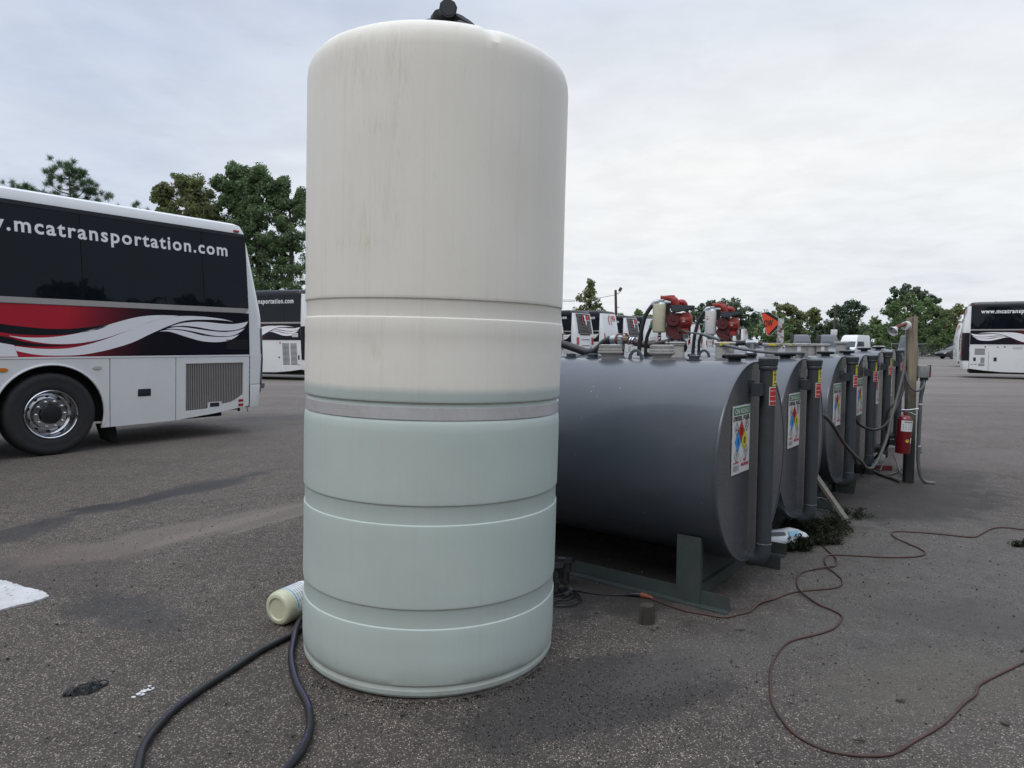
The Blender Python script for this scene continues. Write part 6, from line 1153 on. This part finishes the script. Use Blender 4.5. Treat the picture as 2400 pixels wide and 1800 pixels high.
def lay(s0, s1, ang, d, w=.0045):
    m = MB(); f = on_hose(0, ang, 1); n = int(abs(s1-s0)/.02)
    for i in range(n): a, b = s0+(s1-s0)*i/n, s0+(s1-s0)*(i+1)/n; m.slab([(a, -w), (b, -w), (b, w), (a, w)], f, .0006, .0006)
    return m
sp_in = [i for i, p in enumerate(HP) if abs(p.x+.776) < .03 and p.y < 2.4]; total = cum[-1]
iN = min(range(len(HP)), key=lambda i: (HP[i]-Vector((-.763, 2.493, .016))).length); iP = min(range(len(HP)), key=lambda i: (HP[i]-Vector((-1.31, 2.86, .016))).length); iQ = min(range(len(HP)), key=lambda i: (HP[i]-Vector((-1.35, 2.45, .016))).length); iU = min(range(len(HP)), key=lambda i: (HP[i]-Vector((-1.02, 3.10, .016))).length)
m = lay(cum[iN]+.18, cum[iU]+.30, -.15, 1, .0035); m.build('purple_line', 'purple', root, 0)
m = MB(); m.text('20 bar (300 psi) WP  DESIGNED FOR COMPRESSED AIR', on_hose(cum[iN]-.30, .30, 1), 0, -.004, .0085, None, 'l', .0008, .02, 1.1); m.build('purple_lettering', 'purple', root, 0)
m = MB(); m.text('AIR HOSE 20 bar 300 psi WP', on_hose(cum[iP]+.10, .35, 1), 0, -.004, .009, None, 'l', .0008, .02, 1.1); m.build('purple_lettering', 'purple', root, 0)
# jug on its side
Mj = Matrix.Translation((-1.235, 3.53, .091)) @ Matrix.Rotation(R_(-28), 4, 'Z') @ Matrix.Rotation(R_(-90), 4, 'X')   # lathe axis +Z -> +Y
root = thing('plastic_jug', 'yellowed plastic jug on its side against the left foot of the white tank', 'jug', (0, 0, 0)); m = MB(); m.lathe([(.02, .008), (.055, .006), (.060, -.002), (.074, -.003), (.084, .004), (.089, .016), (.091, .04), (.091, .20), (.088, .215), (.075, .24), (.045, .265), (.03, .27), (.03, .30)], M=Mj, seg=40); m.build('jug_body', 'jug', root, 40)
m = MB(); lp = lambda u, v, off: Mj @ Vector(((.0915+off)*math.sin(u/.0915), -(.0915+off)*math.cos(u/.0915), v))
for i in range(16): a, b = -.16+.02*i, -.14+.02*i; m.slab([(a, .055), (b, .055), (b, .195), (a, .195)], lp, .0, .0004)
lb = m.build('paper_label', 'label_w', root, 40); m = MB()
for r_ in range(6): [m.slab([(-.12+.03*i, .08+.016*r_), (-.098+.03*i, .08+.016*r_), (-.098+.03*i, .084+.016*r_), (-.12+.03*i, .084+.016*r_)], lp, .0012, .0012) for i in range(8)]
m.build('label_print', 'st_grey', lb, 0); m = MB(); m.slab([(-.14, .06), (.14, .06), (.14, .072), (-.14, .072)], lp, .0012, .0012); m = MB(); [m.slab([(-.14+.02*i, .06), (-.12+.02*i, .06), (-.12+.02*i, .070), (-.14+.02*i, .070)], lp, .0012, .0012) for i in range(14)]; m.build('label_band', 'bag_blue', lb, 0)
m = MB(); m.tube([Mj @ Vector((.0, .091, .10)), Mj @ Vector((0, .10, .15)), Mj @ Vector((0, .085, .21)), Mj @ Vector((0, .05, .26))], .012, 8, 4); m.build('handle', 'jug', root)
# crumpled glove
def crumple(name, label, cat, loc, rz, dims, mat, seed, strips=9):
    rg = random.Random(seed); root = thing(name, label, cat, loc, rz); m = MB()
    for i in range(strips):
        x0, y0 = rg.uniform(-.5, .5)*dims[0], rg.uniform(-.5, .5)*dims[1]; L = rg.uniform(.35, .75)*dims[0]; a = rg.uniform(-.7, .7); n = 7; rows = []
        for k in range(n):
            t_ = k/(n-1)-.5; cx_, cy_ = x0*.6+L*t_*math.cos(a), y0*.7+L*t_*math.sin(a); hz = dims[2]*(.35+.65*abs(math.sin(k*1.7+i)))*(1-abs(t_)*1.1); w_ = dims[1]*.16*(1.1-abs(t_))
            rows.append([(cx_+math.sin(a)*w_, cy_-math.cos(a)*w_, .002), (cx_+math.sin(a)*w_*.4, cy_-math.cos(a)*w_*.4, hz*.8+.003), (cx_, cy_, hz*.55+.004), (cx_-math.sin(a)*w_*.45, cy_+math.cos(a)*w_*.45, hz+.004), (cx_-math.sin(a)*w_, cy_+math.cos(a)*w_, .002)])
        m.add([p for r in rows for p in r], [(k*5+j, k*5+j+1, k*5+5+j+1, k*5+5+j) for k in range(n-1) for j in range(4)])
    m.build('folds', mat, root, 25); return root, m
rt_, _ = crumple('rubber_glove', 'crumpled black rubber glove lying on the asphalt at the lower left', 'glove', (-1.828, 2.848, 0), R_(22), (.11, .085, .03), 'glove', 4, 11)
m = MB()
for a0, l_ in ((.1, .055), (.35, .06), (-.2, .05), (.7, .045)): m.tube([(-.02, 0, .012), (-.02-l_*.6*math.cos(a0), -l_*.6*math.sin(a0), .016), (-.02-l_*math.cos(a0), -l_*math.sin(a0)-.004, .006)], [.008, .009, .006], 7, 3)
m.tube([(.02, .02, .012), (.06, .035, .02), (.085, .03, .01), (.06, .0, .006), (.02, -.01, .01)], .004, 6, 4); m.build('fingers', 'glove', rt_)
rg = random.Random(9); m = MB()
for (x_, y_), r_ in zip([(-1.586, 2.791), (-1.577, 2.816), (-1.569, 2.840), (-1.556, 2.855), (-1.568, 2.884), (-1.564, 2.812), (-1.548, 2.862)], (.008, .011, .013, .012, .008, .009, .010)):
    m.slab([(x_+r_*rg.uniform(.6, 1.2)*math.cos(a)*1.3, y_+r_*rg.uniform(.6, 1.2)*math.sin(a)) for a in np.linspace(0, 6.283, 8)[:-1]], flat(.001), .002, .005)
tag(m.build('paint_flakes', 'pale_paint', smooth=0), 'cluster of white paint flakes on the asphalt right of the black glove', 'paint flakes')
# wood block and sticks
root = thing('wood_block', 'dark weathered wood block sitting on the ground in front of the skid beam', 'wood block', (.735, 3.60, 0), R_(12)); m = MB(); rg = random.Random(6); vs = []; n = 11
for z_ in (0, .04, .085, .098): vs += [((.046+.006*math.sin(k*2.3)+(.0 if z_ < .09 else -.006))*math.cos(2*math.pi*k/n), .034*math.sin(2*math.pi*k/n)*(1+.1*math.sin(k*3)), z_+(rg.uniform(-.006, .006) if z_ > .05 else 0)) for k in range(n)]
m.add(vs, [(l*n+k, l*n+(k+1) % n, l*n+n+(k+1) % n, l*n+n+k) for l in range(3) for k in range(n)]+[tuple(range(3*n, 4*n))]); m.build('block', 'stump', root, 25)
for i, (x_, y_, L, a, lb, cat) in enumerate([(1.20, 3.50, .06, 0, 'short dark stick on the dirt right of the skid end', 'stick'), (.745, 3.492, .05, -50, 'dark splinter just in front of the wood block', 'stick'), (1.64, 2.79, .03, -20, 'dark leaf scrap inside the cord arc near the middle', 'leaf'), (1.96, 2.62, .035, -50, 'dark leaf scrap at the right inside the cord arc', 'leaf'), (2.52, 3.28, .035, 30, 'dark tuft near the right edge above the cord', 'leaf'), (1.32, 2.50, .04, 160, 'dark leaf scrap beside the lowest bend of the cord', 'leaf'), (-.43, 2.66, .03, 20, 'dark stone chip in front of the white tank', 'debris'), (1.05, 3.15, .025, 60, 'dark crumb on the ground left of the cord arc', 'debris')]):
    m = MB(); rg = random.Random(i); c_, s2 = math.cos(R_(a)), math.sin(R_(a)); pts = [(x_+c_*L*t_+rg.uniform(-.004, .004), y_+s2*L*t_+rg.uniform(-.004, .004), .006+rg.uniform(0, .004)) for t_ in (-.5, -.2, .2, .5)]; m.tube(pts, [.002, .005 if cat != 'stick' else .003, .0035 if cat != 'stick' else .0035, .001], 6, 3)
    if cat == 'leaf': m.add([(x_, y_, .012), (x_+.012, y_+.010, .016), (x_+.028, y_+.004, .006), (x_+.010, y_-.010, .005)], [(0, 1, 2, 3)])
    tag(m.build('stick' if cat == 'stick' else ('leaf_scrap' if cat == 'leaf' else 'stone_chip'), 'stump'), lb, cat)
# leaning plank
root = thing('wooden_plank', 'grey weathered plank leaning from the second tank pipe down to the ground by the weeds', 'plank', (2.833, 5.677, 0)); m = MB(); P0_, P1_ = Vector((0, 0, .02)), Vector((-.38, .22, .64)); d = (P1_-P0_).normalized(); s_ = d.cross(Vector((.8, -.6, .1))).normalized(); n_ = d.cross(s_); vs = []
for k in range(9):
    p = P0_.lerp(P1_, k/8); w_ = .045+.003*math.sin(k*2); vs += [p+s_*w_+n_*.011, p-s_*w_+n_*.011, p-s_*w_-n_*.011, p+s_*w_-n_*.011]
m.add(vs, [(k*4+j, k*4+(j+1) % 4, k*4+4+(j+1) % 4, k*4+4+j) for k in range(8) for j in range(4)]+[(0, 1, 2, 3), (32, 33, 34, 35)]); m.build('board', 'plank', root, 0)
# white bag
root = thing('plastic_bag', 'filled white plastic bag with pale blue print lying behind the nearest overflow pipe', 'bag', (2.02, 4.99, 0), R_(12)); m = MB(); from mathutils import noise as mno; prof = [(-.30, .02), (-.28, .055), (-.2, .075), (-.05, .08), (.06, .078), (.12, .068), (.16, .055), (.185, .03), (.19, .012)]; vs = []; n = 22
for x_, r_ in prof:
    for k in range(n):
        a = 2*math.pi*k/n; q_ = r_*(1+.20*mno.noise(Vector((x_*14, math.cos(a)*1.6, math.sin(a)*1.6)))); vs.append((x_+.015*mno.noise(Vector((a, x_*20, 0))), 1.15*q_*math.cos(a), max(.003, .068+q_*math.sin(a)*.9)))
m.add(vs, [(l*n+k, l*n+(k+1) % n, l*n+n+(k+1) % n, l*n+n+k) for l in range(len(prof)-1) for k in range(n)]+[tuple(range(n)), tuple(range((len(prof)-1)*n, len(prof)*n))]); m.build('bag_body', 'bag', root, 35)
bp_ = lambda u, v, off: Vector((u, -(.096+off)*math.cos(v), .070+(.078+off)*math.sin(v)))
m = MB(); [m.slab([(.0+.02*i, .45), (.02+.02*i, .45), (.02+.02*i, 1.0), (.0+.02*i, 1.0)], bp_, .002, .002) for i in range(4)]; m.build('blue_print', 'bag_blue', root, 0); m = MB(); [m.slab([(-.15+.02*i, .62), (-.13+.02*i, .62), (-.13+.02*i, .95), (-.15+.02*i, .95)], bp_, .002, .002) for i in range(6)]; m.build('dark_print', 'slate', root, 0)
# weeds
def weed(name, label, x_, y_, n_st, spread, h, seed, per=26, leaf=.014, stuff=False):
    rg = random.Random(seed); root = thing(name, label, 'weed', (x_, y_, 0), 0, 'weeds by the tanks'); m = MB(); C_ = []; Rr = []
    for k in range(n_st):
        a = rg.uniform(0, 6.28); R0 = spread*rg.uniform(.2, 1)**.7; e = Vector((R0*math.cos(a), R0*.6*math.sin(a), h*rg.uniform(.35, 1)*(1.15-R0/spread*.55))); b = Vector((e.x*.35, e.y*.35, 0)); mm = b.lerp(e, .55)+Vector((0, 0, h*.12)); P_ = catmull([b, mm, e], 5); m.tube(P_, [.0025, .0018, .001], 4)
        for p in P_[2:]:
            for j in range(3): C_.append(p+Vector((rg.uniform(-.02, .02), rg.uniform(-.02, .02), rg.uniform(-.01, .02)))); Rr.append(.022)
    m.build('stems', 'bark', root); quads('leaves', 'weed', leaves(C_, Rr, per//4, leaf, seed, 1, 1.2), root)
weed('weed_clump', 'broad low clump of dark green weeds between the second tank and the plank foot', 2.44, 5.36, 95, .31, .15, 1, 12, .009)
weed('weed_clump', 'lower front part of the weed clump where the reddish cord ends', 2.36, 5.08, 26, .14, .07, 2, 10, .009)
weed('weed_plant', 'small upright weed in front of the white bag, nearer the pipe', 2.03, 4.90, 7, .05, .10, 3, 22, .012)
weed('weed_plant', 'small upright weed at the closed end of the white bag', 2.13, 4.90, 10, .07, .13, 4, 22, .012)
weed('weed_plant', 'straggling weed runner right of the plank', 2.98, 5.92, 14, .3, .06, 5, 10, .01)
weed('grass_tuft', 'small green tuft at the right edge above the far cord bend', 3.84, 5.05, 12, .10, .04, 6, 8, .010)
tubething('twig', 'bare arched dry twig rising out of the weed clump', 'twig', [(2.33, 5.42, .05), (2.37, 5.5, .16), (2.45, 5.55, .23), (2.55, 5.58, .24), (2.62, 5.6, .22)], .003, 'plank')
# debris left of the post foot
root = thing('concrete_block', 'small pale concrete block behind the foot of the wooden post', 'block', (4.62, 8.75, 0), R_(10)); m = MB(); m.rbox((0, 0, .05), (.34, .18, .10), .012); m.build('block', 'concrete', root)
root = thing('metal_crate', 'small dark metal crate on the ground behind the post beside the far tank', 'crate', (4.55, 9.35, 0), R_(10)); m = MB(); m.rbox((0, 0, .10), (.30, .22, .20), .01); m.rbox((0, 0, .21), (.32, .24, .025), .01); m.build('crate_body', 'slate', root); m = MB(); m.box((0, -.115, .15), (.26, .006, .015)); m.box((0, -.115, .08), (.26, .006, .015)); m.build('rib', 'galv', root)
root = thing('steel_channel', 'rusty red steel channel on the ground beside the fourth tank', 'steel bar', (4.20, 8.18, 0), R_(-8)); m = MB(); m.box((0, 0, .03), (.75, .012, .06)); m.box((0, .03, .055), (.75, .06, .008)); m.build('channel', 'pump_dark', root, 0); 
root = thing('blue_rag', 'small blue rag by the steel channel under the hoses', 'rag', (4.36, 8.15, .06)); m = MB(); m.rbox((0, 0, .012), (.10, .05, .024), .02); m.build('folds', 'st_blue', root)
